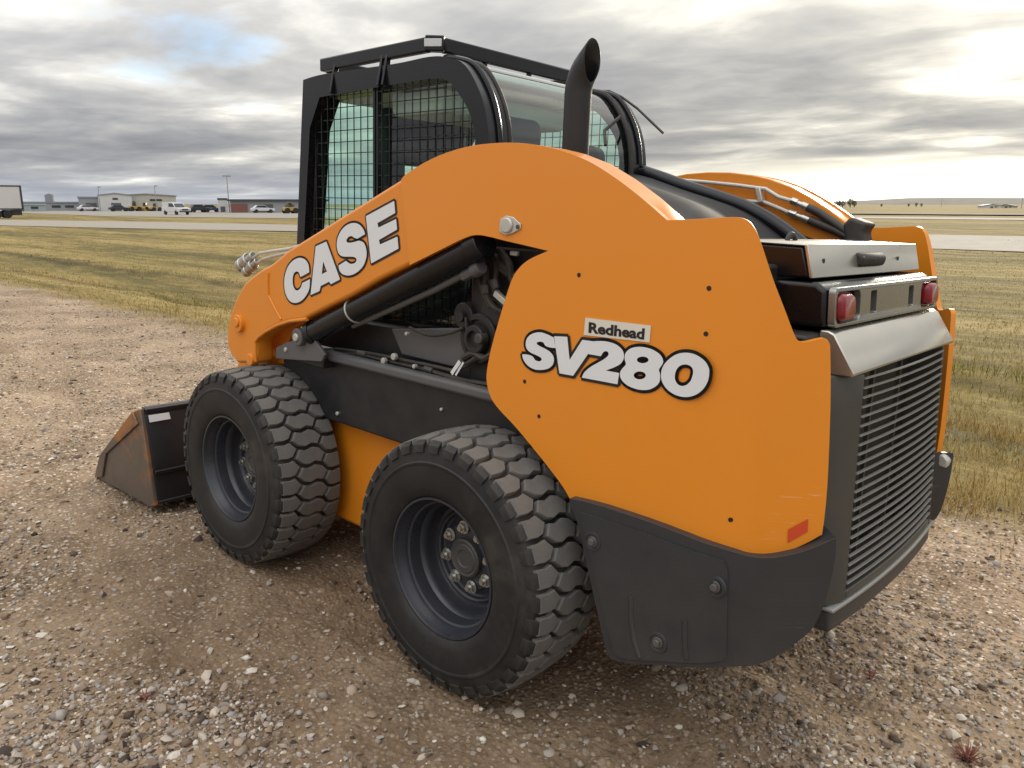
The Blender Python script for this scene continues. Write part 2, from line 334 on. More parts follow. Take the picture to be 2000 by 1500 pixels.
def ground_material():
    mt, t = newmat('gravel_and_grass_soil'); geo = t.n('ShaderNodeNewGeometry').outputs; P = geo['Position']
    x, y, z = t.sep(P)
    # --- gravel lot
    dirt = t.ramp(t.noise(P, 1.3, 7, .62, .3), [(.30, (.16, .108, .062)), (.46, (.275, .19, .115)), (.60, (.40, .285, .18)), (.76, (.48, .365, .245))])
    v1 = t.n('ShaderNodeTexVoronoi', {'Vector': P, 'Scale': 62.0, 'Randomness': 1.0}); v2 = t.n('ShaderNodeTexVoronoi', {'Vector': P, 'Scale': 31.0, 'Randomness': 1.0})
    def peb(v): return t.ramp(t.sep(v.outputs['Color'])[0], [(0.0, (.045, .032, .024)), (.2, (.18, .128, .082)), (.48, (.35, .26, .172)), (.66, (.30, .27, .24)), (.84, (.52, .385, .28)), (.95, (.76, .67, .55))])
    k1 = t.math('LESS_THAN', v1.outputs['Distance'], .42); k2 = t.math('LESS_THAN', v2.outputs['Distance'], .36)
    pm = t.ramp(t.noise(P, 2.1, 5, .6), [(.38, (.25, .25, .25)), (.6, (1, 1, 1))])
    yt = t.math('ADD', y, t.math('MULTIPLY', t.math('SUBTRACT', t.noise(P, 1.1, 5, .6), .5), .9))     # packed, damper soil along the wheel line
    trk = t.math('MULTIPLY', t.ramp(t.math('ADD', t.math('MULTIPLY', yt, .25), .5), [(.03, (0, 0, 0)), (.16, (1, 1, 1)), (.40, (1, 1, 1)), (.47, (0, 0, 0))]), t.n('ShaderNodeMapRange', {0: x, 1: -1.6, 2: .2}).outputs[0])
    dirt = t.mix(t.math('MULTIPLY', trk, .7), dirt, t.ramp(t.noise(P, 5.0, 6, .6), [(.35, (.105, .068, .04)), (.65, (.20, .138, .085))]))
    k1 = t.math('MULTIPLY', k1, t.math('SUBTRACT', 1.0, t.math('MULTIPLY', trk, .6))); k2 = t.math('MULTIPLY', k2, t.math('SUBTRACT', 1.0, t.math('MULTIPLY', trk, .75)))
    g = t.mix(t.math('MULTIPLY', k1, .8), dirt, peb(v1)); g = t.mix(t.math('MULTIPLY', t.math('MULTIPLY', k2, pm), .85), g, peb(v2))
    ht = t.math('ADD', t.math('MULTIPLY', t.math('SUBTRACT', .5, v1.outputs['Distance']), .5), t.math('MULTIPLY', t.math('SUBTRACT', .5, v2.outputs['Distance']), t.math('MULTIPLY', pm, .9)))
    # --- grass ground: straw and olive bands running along the road
    st = t.n('ShaderNodeMapping', {'Vector': P, 'Rotation': (0, 0, math.radians(-12)), 'Scale': (.05, .5, 1)}).outputs[0]
    st2 = t.n('ShaderNodeMapping', {'Vector': P, 'Rotation': (0, 0, math.radians(-14)), 'Scale': (.5, 2.2, 1)}).outputs[0]
    bn = t.math('ADD', t.math('MULTIPLY', t.noise(st, 1.0, 6, .6, .3), .6), t.math('MULTIPLY', t.noise(st2, 1.6, 7, .65), .42))
    gr = t.ramp(bn, [(.38, (.085, .075, .024)), (.46, (.165, .13, .042)), (.54, (.28, .207, .07)), (.62, (.38, .28, .112)), (.70, (.21, .172, .052))])
    sp = t.noise(P, 9.0, 6, .7); gr = t.mix(t.math('MULTIPLY', t.math('SUBTRACT', sp, .45), 2.0, clamp=True), gr, (.07, .06, .025))
    yb = t.math('ADD', y, t.math('MULTIPLY', t.math('SUBTRACT', t.noise(P, .5, 4, .6), .5), 1.2))
    ditch_band = t.ramp(t.math('MULTIPLY', yb, .1), [(.40, (0, 0, 0)), (.45, (.8, .8, .8)), (.49, (0, 0, 0)), (.63, (0, 0, 0)), (.67, (.75, .75, .75)), (.71, (0, 0, 0))])  # darker bands along the two ditch lines
    gr = t.mix(t.math('MULTIPLY', ditch_band, t.math('ADD', .3, t.noise(P, 1.3, 5, .6))), gr, (.045, .035, .02))
    e = t.math('ADD', y, t.math('MULTIPLY', t.math('SUBTRACT', t.noise(P, .9, 6, .65), .5), 1.5))
    e = t.math('ADD', e, t.math('MULTIPLY', t.math('SUBTRACT', t.noise(P, 7.0, 4, .6), .5), .5))
    f = t.n('ShaderNodeMapRange', {0: e, 1: 1.95, 2: 2.55}).outputs[0]
    c = t.mix(f, g, gr)
    bmp = t.n('ShaderNodeBump', {'Height': t.math('ADD', ht, t.math('MULTIPLY', t.noise(P, 160.0, 3, .6), .25)), 'Strength': 1.0, 'Distance': .011})
    p = t.n('ShaderNodeBsdfPrincipled', {'Base Color': c, 'Roughness': .93, 'Specular IOR Level': .2, 'Normal': bmp.outputs[0]})
    t.n('ShaderNodeOutputMaterial', {'Surface': p.outputs[0]}); return mt
xs = axis(-4.5, 4.0, .028, 4000, 1.08); ys = axis(-3.2, 4.4, .028, 4000, 1.08)
gme = gridmesh('ground', xs, ys, height)
ground = link('ground', gme, ground_material(), sharp=180); tag(ground, 'tan gravel lot running into a flat dry grass plain', None, None, 'structure')
# --- gravel stones that can be seen but not counted
def islandmat(name, stops, rough=.85, patch=None):
    mt, t = newmat(name); geo = t.n('ShaderNodeNewGeometry').outputs
    f = geo['Random Per Island']
    c = t.ramp(f, stops)
    if patch:      # greener where the ditch holds water, straw-coloured on the verge and out on the plain
        st = t.n('ShaderNodeMapping', {'Vector': geo['Position'], 'Rotation': (0, 0, math.radians(-8)), 'Scale': (.22, 1.0, 1)}).outputs[0]
        yy = t.sep(geo['Position'])[1]; dt = t.ramp(t.math('MULTIPLY', yy, .05), [(.11, (0, 0, 0)), (.15, (.02, .02, .02)), (.19, (.20, .20, .20)), (.26, (.12, .12, .12)), (.34, (.22, .22, .22)), (.5, (.13, .13, .13)), (.9, (.10, .10, .10))])
        gf = t.math('ADD', t.noise(st, patch[1], 5, .6), dt)
        c = t.mix(t.ramp(gf, [(.61, (0, 0, 0)), (.75, (.95, .95, .95))]), c, t.ramp(f, patch[0]))
    c = t.mix(t.math('MULTIPLY', t.noise(geo['Position'], 140.0, 3, .6), .5), c, t.mix(1.0, c, (.55, .5, .45), 'MULTIPLY'))
    p = t.n('ShaderNodeBsdfPrincipled', {'Base Color': c, 'Roughness': rough, 'Specular IOR Level': .25}); t.n('ShaderNodeOutputMaterial', {'Surface': p.outputs[0]}); return mt
def polar_scatter(n, r0, r1, cx, cy, keep):
    r = np.exp(RNG.uniform(np.log(r0), np.log(r1), n)); a = RNG.uniform(0, 2 * np.pi, n)
    x, y = cx + r * np.cos(a), cy + r * np.sin(a); k = keep(x, y); return x[k], y[k]
_t = (1 + 5 ** .5) / 2
ICO = np.array([(-1, _t, 0), (1, _t, 0), (-1, -_t, 0), (1, -_t, 0), (0, -1, _t), (0, 1, _t), (0, -1, -_t), (0, 1, -_t), (_t, 0, -1), (_t, 0, 1), (-_t, 0, -1), (-_t, 0, 1)]) / 1.902
ICF = np.array([(0, 11, 5), (0, 5, 1), (0, 1, 7), (0, 7, 10), (0, 10, 11), (1, 5, 9), (5, 11, 4), (11, 10, 2), (10, 7, 6), (7, 1, 8), (3, 9, 4), (3, 4, 2), (3, 2, 6), (3, 6, 8), (3, 8, 9), (4, 9, 5), (2, 4, 11), (6, 2, 10), (8, 6, 7), (9, 8, 1)])
OCT = np.array([(1, 0, 0), (-1, 0, 0), (0, 1, 0), (0, -1, 0), (0, 0, 1), (0, 0, -1.)]); OCF = np.array([(0, 2, 4), (2, 1, 4), (1, 3, 4), (3, 0, 4), (2, 0, 5), (1, 2, 5), (3, 1, 5), (0, 3, 5)])
def stones(n, r0, r1, BV, BF, med):
    nv = len(BV)
    def keep(x, y):
        dens = .5 + .5 * wob(x, y, 1.6, 22, 6)
        tr = sstep(-1.75, -1.3, y + .2 * wob(x, y, 1.5, 7, 5)) * (1 - sstep(-.45, -.2, y)) * sstep(-1.5, 0.3, x)          # trodden wheel line: fewer loose stones
        return (y < 2.35 + .3 * wob(x, y, 2, 3, 5)) & (RNG.uniform(0, 1, len(x)) < np.clip(.05 + 1.35 * dens - .85 * tr, .10, 1)) & (y > -9) & (x < 9)
    x, y = polar_scatter(n, r0, r1, 2.2, -1.9, keep); N = len(x)
    dist = np.hypot(x - CW.x, y - CW.y)
    s = np.clip(np.exp(RNG.normal(np.log(med), .46, N)), .0028, .022) * (1 + .055 * np.clip(dist - 3, 0, 10))
    v = BV[None] * (1 + RNG.uniform(-.28, .28, (N, nv, 1)))
    v = v * np.stack([RNG.uniform(.8, 1.5, N), RNG.uniform(.7, 1.15, N), RNG.uniform(.45, .85, N)], 1)[:, None, :] * s[:, None, None]
    a = RNG.uniform(0, 6.28, N); b = RNG.uniform(-.5, .5, N); ca, sa, cb, sb = np.cos(a), np.sin(a), np.cos(b), np.sin(b)
    X, Y, Z = v[..., 0], v[..., 1], v[..., 2]
    Y, Z = Y * cb[:, None] - Z * sb[:, None], Y * sb[:, None] + Z * cb[:, None]
    X, Y = X * ca[:, None] - Y * sa[:, None], X * sa[:, None] + Y * ca[:, None]
    z0 = height(x, y) + s * .22
    co = np.stack([X + x[:, None], Y + y[:, None], Z + z0[:, None]], -1).reshape(-1, 3)
    fc = (BF[None] + nv * np.arange(N)[:, None, None]).reshape(-1, 3)
    return npmesh('gravel_stones', co, fc)
gm = islandmat('gravel_stone', [(0, (.06, .045, .036)), (.12, (.18, .128, .09)), (.32, (.35, .26, .175)), (.5, (.28, .255, .23)), (.64, (.46, .345, .26)), (.78, (.38, .36, .335)), (.9, (.58, .50, .40)), (1, (.80, .75, .66))])
so = link('gravel_stones', stones(105000, .9, 12, ICO, ICF, .0056), gm, smooth_=True, sharp=50); tag(so, 'loose mixed gravel scattered over the lot', None, None, 'stuff')
so = link('small_gravel', stones(165000, 1.2, 22, OCT, OCF, .0054), gm, smooth_=False); tag(so, 'finer pebbles spread over the whole lot', None, None, 'stuff')
# --- grass
def blades(n, r0, r1, keep, hfun, wscale, lean=.7, cx=2.6, cy=-1.5):
    x, y = polar_scatter(n, r0, r1, cx, cy, keep); N = len(x); dist = np.hypot(x - CW.x, y - CW.y)
    h = hfun(x, y) * RNG.uniform(.45, 1.25, N); w = wscale * (1 + .22 * dist) * RNG.uniform(.6, 1.3, N)
    a = RNG.uniform(0, 6.28, N); l = RNG.uniform(.1, lean, N) * h; la = RNG.uniform(0, 6.28, N)
    z = height(x, y) - .004
    wx, wy = np.cos(a) * w, np.sin(a) * w; lx, ly = np.cos(la) * l, np.sin(la) * l
    hh = np.sqrt(np.maximum(h * h - l * l, (.25 * h) ** 2))
    p = [np.stack([x - wx, y - wy, z], 1), np.stack([x + wx, y + wy, z], 1), np.stack([x + lx * .4 + wx * .7, y + ly * .4 + wy * .7, z + hh * .6], 1), np.stack([x + lx * .4 - wx * .7, y + ly * .4 - wy * .7, z + hh * .6], 1), np.stack([x + lx, y + ly, z + hh], 1)]
    co = np.stack(p, 1).reshape(-1, 3); k = 5 * np.arange(N)[:, None, None]
    fc = (np.array([(0, 1, 2), (0, 2, 3), (3, 2, 4)])[None] + k).reshape(-1, 3); return npmesh('grass', co, fc)
DRY = [(0, (.26, .175, .055)), (.3, (.40, .28, .092)), (.6, (.49, .355, .138)), (.85, (.55, .41, .195)), (1, (.32, .19, .07))]
GRN = [(0, (.085, .10, .014)), (.4, (.18, .18, .026)), (.7, (.32, .27, .05)), (1, (.44, .34, .09))]
gmat = islandmat('grass_blade', DRY, .8, (GRN, .8))
def gkeep(x, y):
    e = y + .35 * wob(x, y, 1.7, 12, 6)
    p = np.clip(sstep(1.75, 2.7, e), 0, 1) * (.4 + .6 * sstep(-.7, .5, wob(x, y, 1.3, 30, 6)))
    return (RNG.uniform(0, 1, len(x)) < p) & (y < 48) & (x < 14) & (x > -60)
def ghgt(x, y):
    h = .05 + .045 * sstep(-.2, 1.0, wob(x, y, .9, 14, 6))
    for c, s, g in ((2.6, .35, .08), (4.7, .35, .24), (6.8, .35, .15)): h = h + g * np.exp(-((y + .25 * wob(x, y * .3, 5.0, 0) - c) / s) ** 2) * (.55 + .45 * wob(x, y, .6, 5, 6))
    return np.clip(h * (1 - .45 * sstep(8, 20, np.hypot(x - CW.x, y - CW.y))), .03, .4)
go = link('grass', blades(900000, 3.0, 46, gkeep, ghgt, .0012, .93), gmat, smooth_=False); tag(go, 'dry straw and olive grass covering the field and ditch', None, None, 'stuff')
straw = islandmat('straw', [(0, (.30, .22, .11)), (.6, (.42, .32, .17)), (1, (.5, .4, .24))], .8)
so2 = link('straw_litter', blades(2600, .8, 9, lambda x, y: (y < 2) & (RNG.uniform(0, 1, len(x)) < np.clip(.08 + .9 * sstep(.5, 1.3, wob(x, y, 1.4, 2, 6)), 0, 1)), lambda x, y: .05 + 0 * x, .0011, .98), straw, smooth_=False)
tag(so2, 'dead straw blades lying on the gravel', None, None, 'stuff')
redm = islandmat('red_weed_leaf', [(0, (.16, .04, .035)), (.6, (.26, .075, .055)), (1, (.22, .12, .05))], .7)
def weed(wx, wy, nb, r, label):
    N = nb; a = RNG.uniform(0, 6.28, N); rr = r * RNG.uniform(.2, 1, N); x = wx + rr * .35 * np.cos(a); y = wy + rr * .35 * np.sin(a); z = height(x, y)
    l = rr; h = r * RNG.uniform(.2, .7, N); w = .0028
    tip = np.stack([x + l * np.cos(a), y + l * np.sin(a), z + h], 1); b0 = np.stack([x - w * np.sin(a), y + w * np.cos(a), z], 1); b1 = np.stack([x + w * np.sin(a), y - w * np.cos(a), z], 1)
    co = np.stack([b0, b1, tip], 1).reshape(-1, 3); o = link('weed_tuft', npmesh('weed_tuft', co, np.arange(3 * N).reshape(-1, 3)), redm, smooth_=False)
    tag(o, label, 'weed', 'red weeds in the gravel')
def lotpt(px, py): v = TILT @ un(px, py, 2, 0); return v.x, v.y
for (px, py, nb, r) in ((1890, 1478, 70, .055), (283, 1362, 26, .035), (720, 1185, 14, .02), (1700, 1330, 26, .035), (1830, 1245, 22, .03)):
    weed(*lotpt(px, py), nb, r, 'small reddish weed tuft growing out of the gravel')
# --- roads
def strip(name, near, far_, zoff, material, label):
    n = len(near); co = []; 
    for (a, b) in zip(near, far_):
        for k in range(4):
            x = a[0] + (b[0] - a[0]) * k / 3; y = a[1] + (b[1] - a[1]) * k / 3; co.append((x, y, max(hz(x, y), -.25) + zoff))
    fc = [(i * 4 + k, i * 4 + k + 1, i * 4 + k + 5, i * 4 + k + 4) for i in range(n - 1) for k in range(3)]
    b = MB().add(co, fc); o = b.build(name, material); tag(o, label, None, None, 'structure'); return o
MAT['road'] = mat('pale_road', (.30, .265, .215), .9, 0, .15, .6, .2, 3)
MAT['farroad'] = mat('far_road_grey', (.13, .105, .095), .9, 0, .15, .2)
MAT['farpale'] = mat('far_road_pale', (.34, .28, .24), .9, 0, .15, .2)
strip('road', [(-600, -120), (-220, -22), (-100, 11), (-71, 18.5), (-55, 22.5), (-43.5, 26.5), (-20, 30.8), (-5.5, 32.4), (30, 32.5), (160, 20)],
      [(-600, -105), (-225, -8), (-103, 25), (-78, 31.8), (-58, 35.5), (-44, 39), (-22, 46), (-8, 49.2), (30, 50), (165, 38)], .03, 'road', 'pale gravel road crossing the grass plain')
strip('far_road', [(-170, 92), (-60, 98), (-18, 100), (120, 96)], [(-175, 106), (-62, 113), (-18, 115), (122, 111)], .03, 'farpale', 'pinkish far road beyond the field')
strip('far_rail_bank', [(-190, 128), (-70, 134), (-10, 136), (150, 130)], [(-192, 132), (-72, 150), (-10, 152), (152, 146)], .22, 'farroad', 'dark bank running along the far road')
yard = mat('equipment_yard', (.27, .245, .21), .95, 0, .15, .3); MAT['yard'] = yard
strip('equipment_yard', [(-420, 70), (-260, 58), (-120, 44), (-85, 52)], [(-430, 260), (-300, 230), (-150, 190), (-110, 130)], .02, 'yard', 'pale gravel yard around the distant buildings')
# --- far rise on the horizon
hm = mat('far_hill', (.16, .15, .12), .95, 0, .2, .01)
hv = []; hn = 60
for i in range(hn + 1):
    a = math.atan2(.985, -.42) + (math.atan2(.9, .35) - math.atan2(.985, -.42)) * i / hn
    t = i / hn; h = 9 + 8 * math.sin(t * 9) * .5 + 10 * t; h *= min(1, t * 5 + .25)
    D = 1900
    hv += [(CW.x + math.cos(a) * D, CW.y + math.sin(a) * D, -3), (CW.x + math.cos(a) * (D + 160), CW.y + math.sin(a) * (D + 160), h), (CW.x + math.cos(a) * (D + 900), CW.y + math.sin(a) * (D + 900), -3)]
hl = MB().add(hv, [(3 * i + k, 3 * i + k + 1, 3 * i + k + 4, 3 * i + k + 3) for i in range(hn) for k in range(2)]).build('hill', hm, sharp=180)
tag(hl, 'low grey-green rise along the horizon', None, None, 'structure')
# ================================================================ DISTANT THINGS
def place(px, depth):
    """ground point in the column of pixel px at the given distance along the lens axis"""
    v = wdir(px); D = depth / max(.2, v.dot(Vector((FW.x, FW.y, 0)).normalized())); x, y = CW.x + v.x * D, CW.y + v.y * D
    return Vector((x, y, max(hz(x, y), -.25) + .0))
def face(px): v = wdir(px); return math.atan2(v.y, v.x) - math.pi / 2          # local -y looks at the camera
for k_, c_, r_ in (('w_white', (.62, .62, .60), .6), ('w_grey', (.33, .34, .36), .7), ('w_cream', (.50, .47, .40), .7), ('w_teal', (.36, .43, .43), .7), ('r_dark', (.05, .05, .055), .7), ('r_grey', (.25, .26, .28), .6), ('brick', (.22, .09, .075), .85), ('door', (.10, .10, .11), .6), ('yellow', (.50, .30, .04), .5), ('c_white', (.7, .7, .7), .35), ('c_dark', (.03, .035, .045), .35), ('c_blue', (.04, .07, .15), .35), ('c_red', (.25, .03, .03), .35), ('tyre_far', (.015, .015, .015), .8), ('pane', (.03, .04, .05), .15), ('pole', (.28, .29, .30), .5), ('leaf', (.11, .105, .075), .9)):
    MAT[k_] = mat(k_, c_, r_, 0, .2, .8, 0, 1, .25, (.35, .32, .27))
def building(px, depth, w, dpt, h, wall, roof, label, over=.5, doors=(), windows=(), rz=0, lean=0.0, extra=None, nm='warehouse'):
    o = empty(nm, place(px, depth), face(px) + rz, label, 'building')
    prof = [(-w / 2, 0), (w / 2, 0), (w / 2, h), (0, h + lean), (-w / 2, h)] if lean else [(-w / 2, 0), (w / 2, 0), (w / 2, h), (-w / 2, h)]
    MB().prism(prof, 0, dpt).build('wall', wall, o, smooth_=False)
    r = MB()
    if lean: r.prism([(-w / 2 - over, h - .1), (0, h + lean + .02), (w / 2 + over, h - .1), (w / 2 + over, h + .2), (0, h + lean + .35), (-w / 2 - over, h + .2)], -over, dpt + over)
    else: r.box((-w / 2 - over, -over, h + .01), (w / 2 + over, dpt + over, h + .5))
    r.build('roof', roof, o, smooth_=False)
    o.scale = (1, 1, .52 if nm == 'house' else .76)
    for (x0, x1, z1, mm) in doors: MB().box((x0, -.08, .02), (x1, .05, z1)).build('door', mm, o, smooth_=False)
    for (x0, x1, z0, z1) in windows: MB().box((x0, -.06, z0), (x1, .05, z1)).build('window', 'pane', o, smooth_=False)
    return o
building(45, 190, 9, 8, 1.9, 'w_teal', 'w_teal', 'low pale teal shed beside the parked trailer', .2, [(-2, 0, 1.6, 'door')], [(1.5, 3, .8, 1.5)])
building(135, 210, 24, 14, 2.5, 'w_grey', 'r_grey', 'long low grey shed left of the white warehouse', .2, [(-8, -6, 2, 'door'), (3, 6, 2.1, 'door')], [(-4, -2, 1, 1.8), (-1, 1, 1, 1.8)])
building(180, 205, 6, 6, 4.2, 'w_grey', 'r_grey', 'square grey block against the white warehouse', .2, [(-1.5, 1.0, 2.6, 'door')])
building(226, 200, 7.5, 14, 5.0, 'w_white', 'r_grey', 'white warehouse gable with dark door', .2, [(-1, 1.2, 2.6, 'door')], [(-.6, .6, 3.6, 4.2)], 0, .5)
building(285, 215, 15, 16, 5.0, 'w_cream', 'r_grey', 'long cream warehouse behind the yellow machines', .3, [(-5, -2.5, 3.2, 'door')], [(1, 4, 3.2, 3.9)], 0, .5)
o_ = building(545, 165, 19, 10, 3.0, 'w_grey', 'r_dark', 'low building with flat dark roof and brick end', .5, [(-4.8, -1.2, 2.2, 'door'), (1.2, 3, 2.1, 'door')], [(4, 6, 1, 1.9)])
MB().box((-9.3, -.35, 0), (-6.2, .0, 2.3)).build('brick_panel', 'brick', o_, smooth_=False)
building(435, 172, 1.9, .5, 3.4, 'w_white', 'r_dark', 'white signboard hut beside the twin light pole', .1, [(-.5, .4, 1.6, 'door')], (), 0, 0, None, 'kiosk')
def tank(px, depth, r, h, label):
    o = empty('storage_tank', place(px, depth), 0, label, 'tank'); MB().cyl((0, 0, 0), (0, 0, h), r, 20).build('shell', 'r_grey', o); MB().cyl((0, 0, h), (0, 0, h + .4), r, 20, .1).build('lid', 'r_dark', o)
tank(98, 215, 1.1, 4.0, 'grey storage tank behind the long low shed')
def pole(px, depth, h, label, head=None, grp=None):
    o = empty('light_pole', place(px, depth), face(px), label, 'pole', grp); MB().cyl((0, 0, 0), (0, 0, h), .13, 8, .07).build('mast', 'pole', o)
    if head:
        for s in head: MB().box((min(0, s), -.15, h - .25), (max(0, s), .15, h - .02)).build('lamp_head', 'pole', o, smooth_=False)
pole(195, 185, 5.6, 'slim pole in front of the white warehouse gable', (.5,))
pole(305, 190, 6.0, 'slim light pole beside the cream warehouse', (.6,))
pole(447, 165, 7.4, 'twin-headed light pole beside the brick-ended building', (-.8, .8))
pole(1651, 420, 11, 'tall pole standing in the tree clump on the plain', (.9,))
pole(1839, 520, 10, 'lone utility pole on the far plain', (-.7, .7))
pole(1996, 300, 7, 'pole with boxed head at the far road', (.8, -.8))
def vehicle(px, depth, rz, L, wd, h, body, label, kind='car', cat='car', grp=None, nm='parked_car'):
    p = place(px, depth); p.z += .03; o = empty(nm, p, face(px) + rz, label, cat, grp); w = wd / 2; r = .36
    if kind == 'pickup':
        bp = [(-L / 2, .5), (L / 2, .5), (L / 2, 1.05), (L / 2 - 1.5, 1.15), (L / 2 - 1.55, 1.2), (-L / 2, 1.2)]; cp = [(-.75, 1.2), (1.35, 1.17), (.75, 1.88), (-.62, 1.92)]
    else:
        bp = [(-L / 2, .4), (L / 2, .4), (L / 2, .8), (L / 2 - 1.1, .95), (-L / 2 + .5, 1.0), (-L / 2, .9)]; cp = [(-L / 2 + .45, .98), (L / 2 - 1.2, .95), (L / 2 - 1.9, h), (-L / 2 + 1.0, h)]
    MB().prism(bp, -w, w).build('body', body, o, .05); MB().prism(cp, -w + .12, w - .12).build('cabin', body, o, .05)
    zc = [(x * .86 + .02, z * .97 if z > 1.3 else z + .06) for x, z in cp]
    for s in (-1, 1): MB().prism(zc, s * (w - .11), s * (w - .1)).build('side_window', 'pane', o, smooth_=False)
    (xa, za), (xb, zb) = cp[1], cp[2]
    MB().add([(xa + .02, -w + .2, za + .06), (xa + .02, w - .2, za + .06), (xb + .05, w - .25, zb - .06), (xb + .05, -w + .25, zb - .06)], [(0, 1, 2, 3)]).build('windscreen', 'pane', o, smooth_=False)
    for s in (-1, 1):
        MB().box((L / 2 - .02, s * (w - .3) - .17, .72), (L / 2 + .03, s * (w - .3) + .17, .92)).build('headlight', 'lamp_clear', o, smooth_=False)
        for xw in (-L * .31, L * .31): MB().cyl((xw, s * (w - .2), r), (xw, s * (w + .02), r), r, 18).build('wheel', 'tyre_far', o)
    if kind == 'pickup':
        MB().box((-L / 2 + .1, -w + .1, 1.21), (-.85, w - .1, 2.05)).build('box_cap', body, o, smooth_=False); MB().box((L / 2, -w + .1, .42), (L / 2 + .12, w - .1, .62)).build('front_bumper', 'r_dark', o, smooth_=False)
        MB().box((L / 2, -.5, .72), (L / 2 + .04, .5, .95)).build('radiator_grille', 'r_dark', o, smooth_=False)
    return o
vehicle(343, 132, math.radians(-62), 5.6, 2.05, 1.9, 'c_white', 'white pickup truck with capped bed driving past the warehouses', 'pickup', 'truck', None, 'pickup_truck')
vehicle(170, 195, .2, 4.5, 1.8, 1.45, 'c_white', 'small white car parked before the square grey block')
vehicle(388, 168, .4, 4.6, 1.85, 1.6, 'c_dark', 'black car parked between the pickup and the white hut')
vehicle(410, 172, .3, 4.6, 1.85, 1.55, 'c_blue', 'dark blue car parked beside the white hut')
vehicle(512, 158, .2, 4.4, 1.8, 1.5, 'c_white', 'white car parked in front of the dark-roofed building')
vehicle(232, 190, .2, 4.5, 1.8, 1.45, 'c_dark', 'dark car parked before the white warehouse gable')
def yellow_machine(px, depth, s, rz, label):
    o = empty('yellow_loader', place(px, depth), face(px) + rz, label, 'loader', 'yellow machines in the yard')
    MB().prism([(-1.6, .6), (1.2, .6), (1.5, 1.3), (.4, 1.5), (-1.6, 1.4)], -.8, .8).build('body', 'yellow', o, .05)
    MB().prism([(-.5, 1.4), (.4, 1.4), (.3, 2.5), (-.45, 2.5)], -.6, .6).build('cab', 'pane', o, .04); MB().box((-.6, -.7, 2.5), (.45, .7, 2.6)).build('cab_roof', 'yellow', o, smooth_=False)
    for xw in (-1.0, 1.0):
        for q in (-1, 1): MB().cyl((xw, q * .6, .65), (xw, q * 1.0, .65), .65, 18).build('wheel', 'tyre_far', o)
    MB().bar((1.1, -.4, 1.3), (2.4, -.4, .6), .2, .25).bar((1.1, .4, 1.3), (2.4, .4, .6), .2, .25).build('lift_arm', 'yellow', o); MB().prism([(2.3, .1), (3.1, .1), (2.6, .5), (2.5, 1.1), (2.3, 1.0)], -1.1, 1.1).build('bucket', 'yellow', o)
    o.scale = (s, s, s)
yellow_machine(262, 195, .85, .3, 'yellow wheel loader nearest the white warehouse gable'); yellow_machine(283, 198, .8, 2.6, 'yellow wheel loader between two others in the yard'); yellow_machine(303, 196, .75, .5, 'yellow wheel loader beside the slim light pole')
yellow_machine(566, 150, .8, .4, 'yellow wheel loader against the dark-roofed building')
# semi-trailer cut by the frame
p = place(-78, 99); tr = empty('semi_trailer', p, face(-60) + .12, 'white box semi-trailer with dark rear frame standing by the road', 'trailer')
MB().box((-6.5, -1.25, 1.05), (6.45, 1.25, 4.0)).build('box', 'c_white', tr, smooth_=False)
for z in (1.05, 3.87): MB().box((-6.6, -1.29, z), (6.5, 1.29, z + .16)).build('frame_rail', 'c_dark', tr, smooth_=False)
MB().box((6.3, -1.3, 1.05), (6.52, 1.3, 4.0)).build('corner_post', 'c_dark', tr, smooth_=False); MB().box((5.2, -1.0, .35), (6.3, 1.0, 1.0)).build('underride_frame', 'c_dark', tr, smooth_=False)
for xw in (3.6, 4.7):
    for s in (-1, 1): MB().cyl((xw, s * .75, .5), (xw, s * 1.25, .5), .5, 18).build('wheel', 'tyre_far', tr)
# far trees and houses on the right
def far_tree(px, depth, h, label):
    o = empty('far_tree', place(px, depth), 0, label, 'tree', 'far trees'); MB().cyl((0, 0, 0), (0, 0, h * .6), .3, 6, .1).build('trunk', 'tyre_far', o)
    N = 420; u = RNG.normal(0, 1, (N, 3)); u /= np.linalg.norm(u, axis=1)[:, None]; c = u * (RNG.uniform(.3, 1, N) ** .5)[:, None] * np.array([h * .38, h * .38, h * .42]) + np.array([0, 0, h * .6])
    tv = c[:, None, :] + RNG.uniform(-.5, .5, (N, 3, 3)) * h * .16
    link('crown', npmesh('crown', tv.reshape(-1, 3), np.arange(3 * N).reshape(-1, 3)), 'leaf', o, smooth_=False)
for px, h in ((1630, 2.4), (1638, 3.6), (1646, 3.2), (1661, 4.4), (1669, 3.4)): far_tree(px, 420, h, 'dark far tree in the clump out on the plain')
for px, h in ((1775, 1.9), (1790, 2.4), (1800, 2.1), (1722, 1.8)): far_tree(px, 500, h, 'low far tree in the scattered row on the plain')
building(1938, 330, 7, 6, 1.9, 'w_white', 'r_grey', 'small white house with grey gable on the far plain', .3, [(-.5, .5, 1.5, 'door')], [(1, 2, .7, 1.4)], .3, 1.0, None, 'house')
building(1966, 340, 6, 6, 1.7, 'w_cream', 'r_dark', 'small cream house with dark gable on the far plain', .3, [(-.5, .5, 1.5, 'door')], [(1, 2, .7, 1.4)], -.2, 1.0, None, 'house')
# ================================================================ THE LOADER (machine frame: x rearwards, -y its left side, z up from its own ground)
L = empty('skid_steer_loader', (0, 0, 0), 0, 'orange and black skid steer loader with caged cab standing on the gravel', 'loader')
L.rotation_euler = TILT.to_euler()
WB = 1.3137
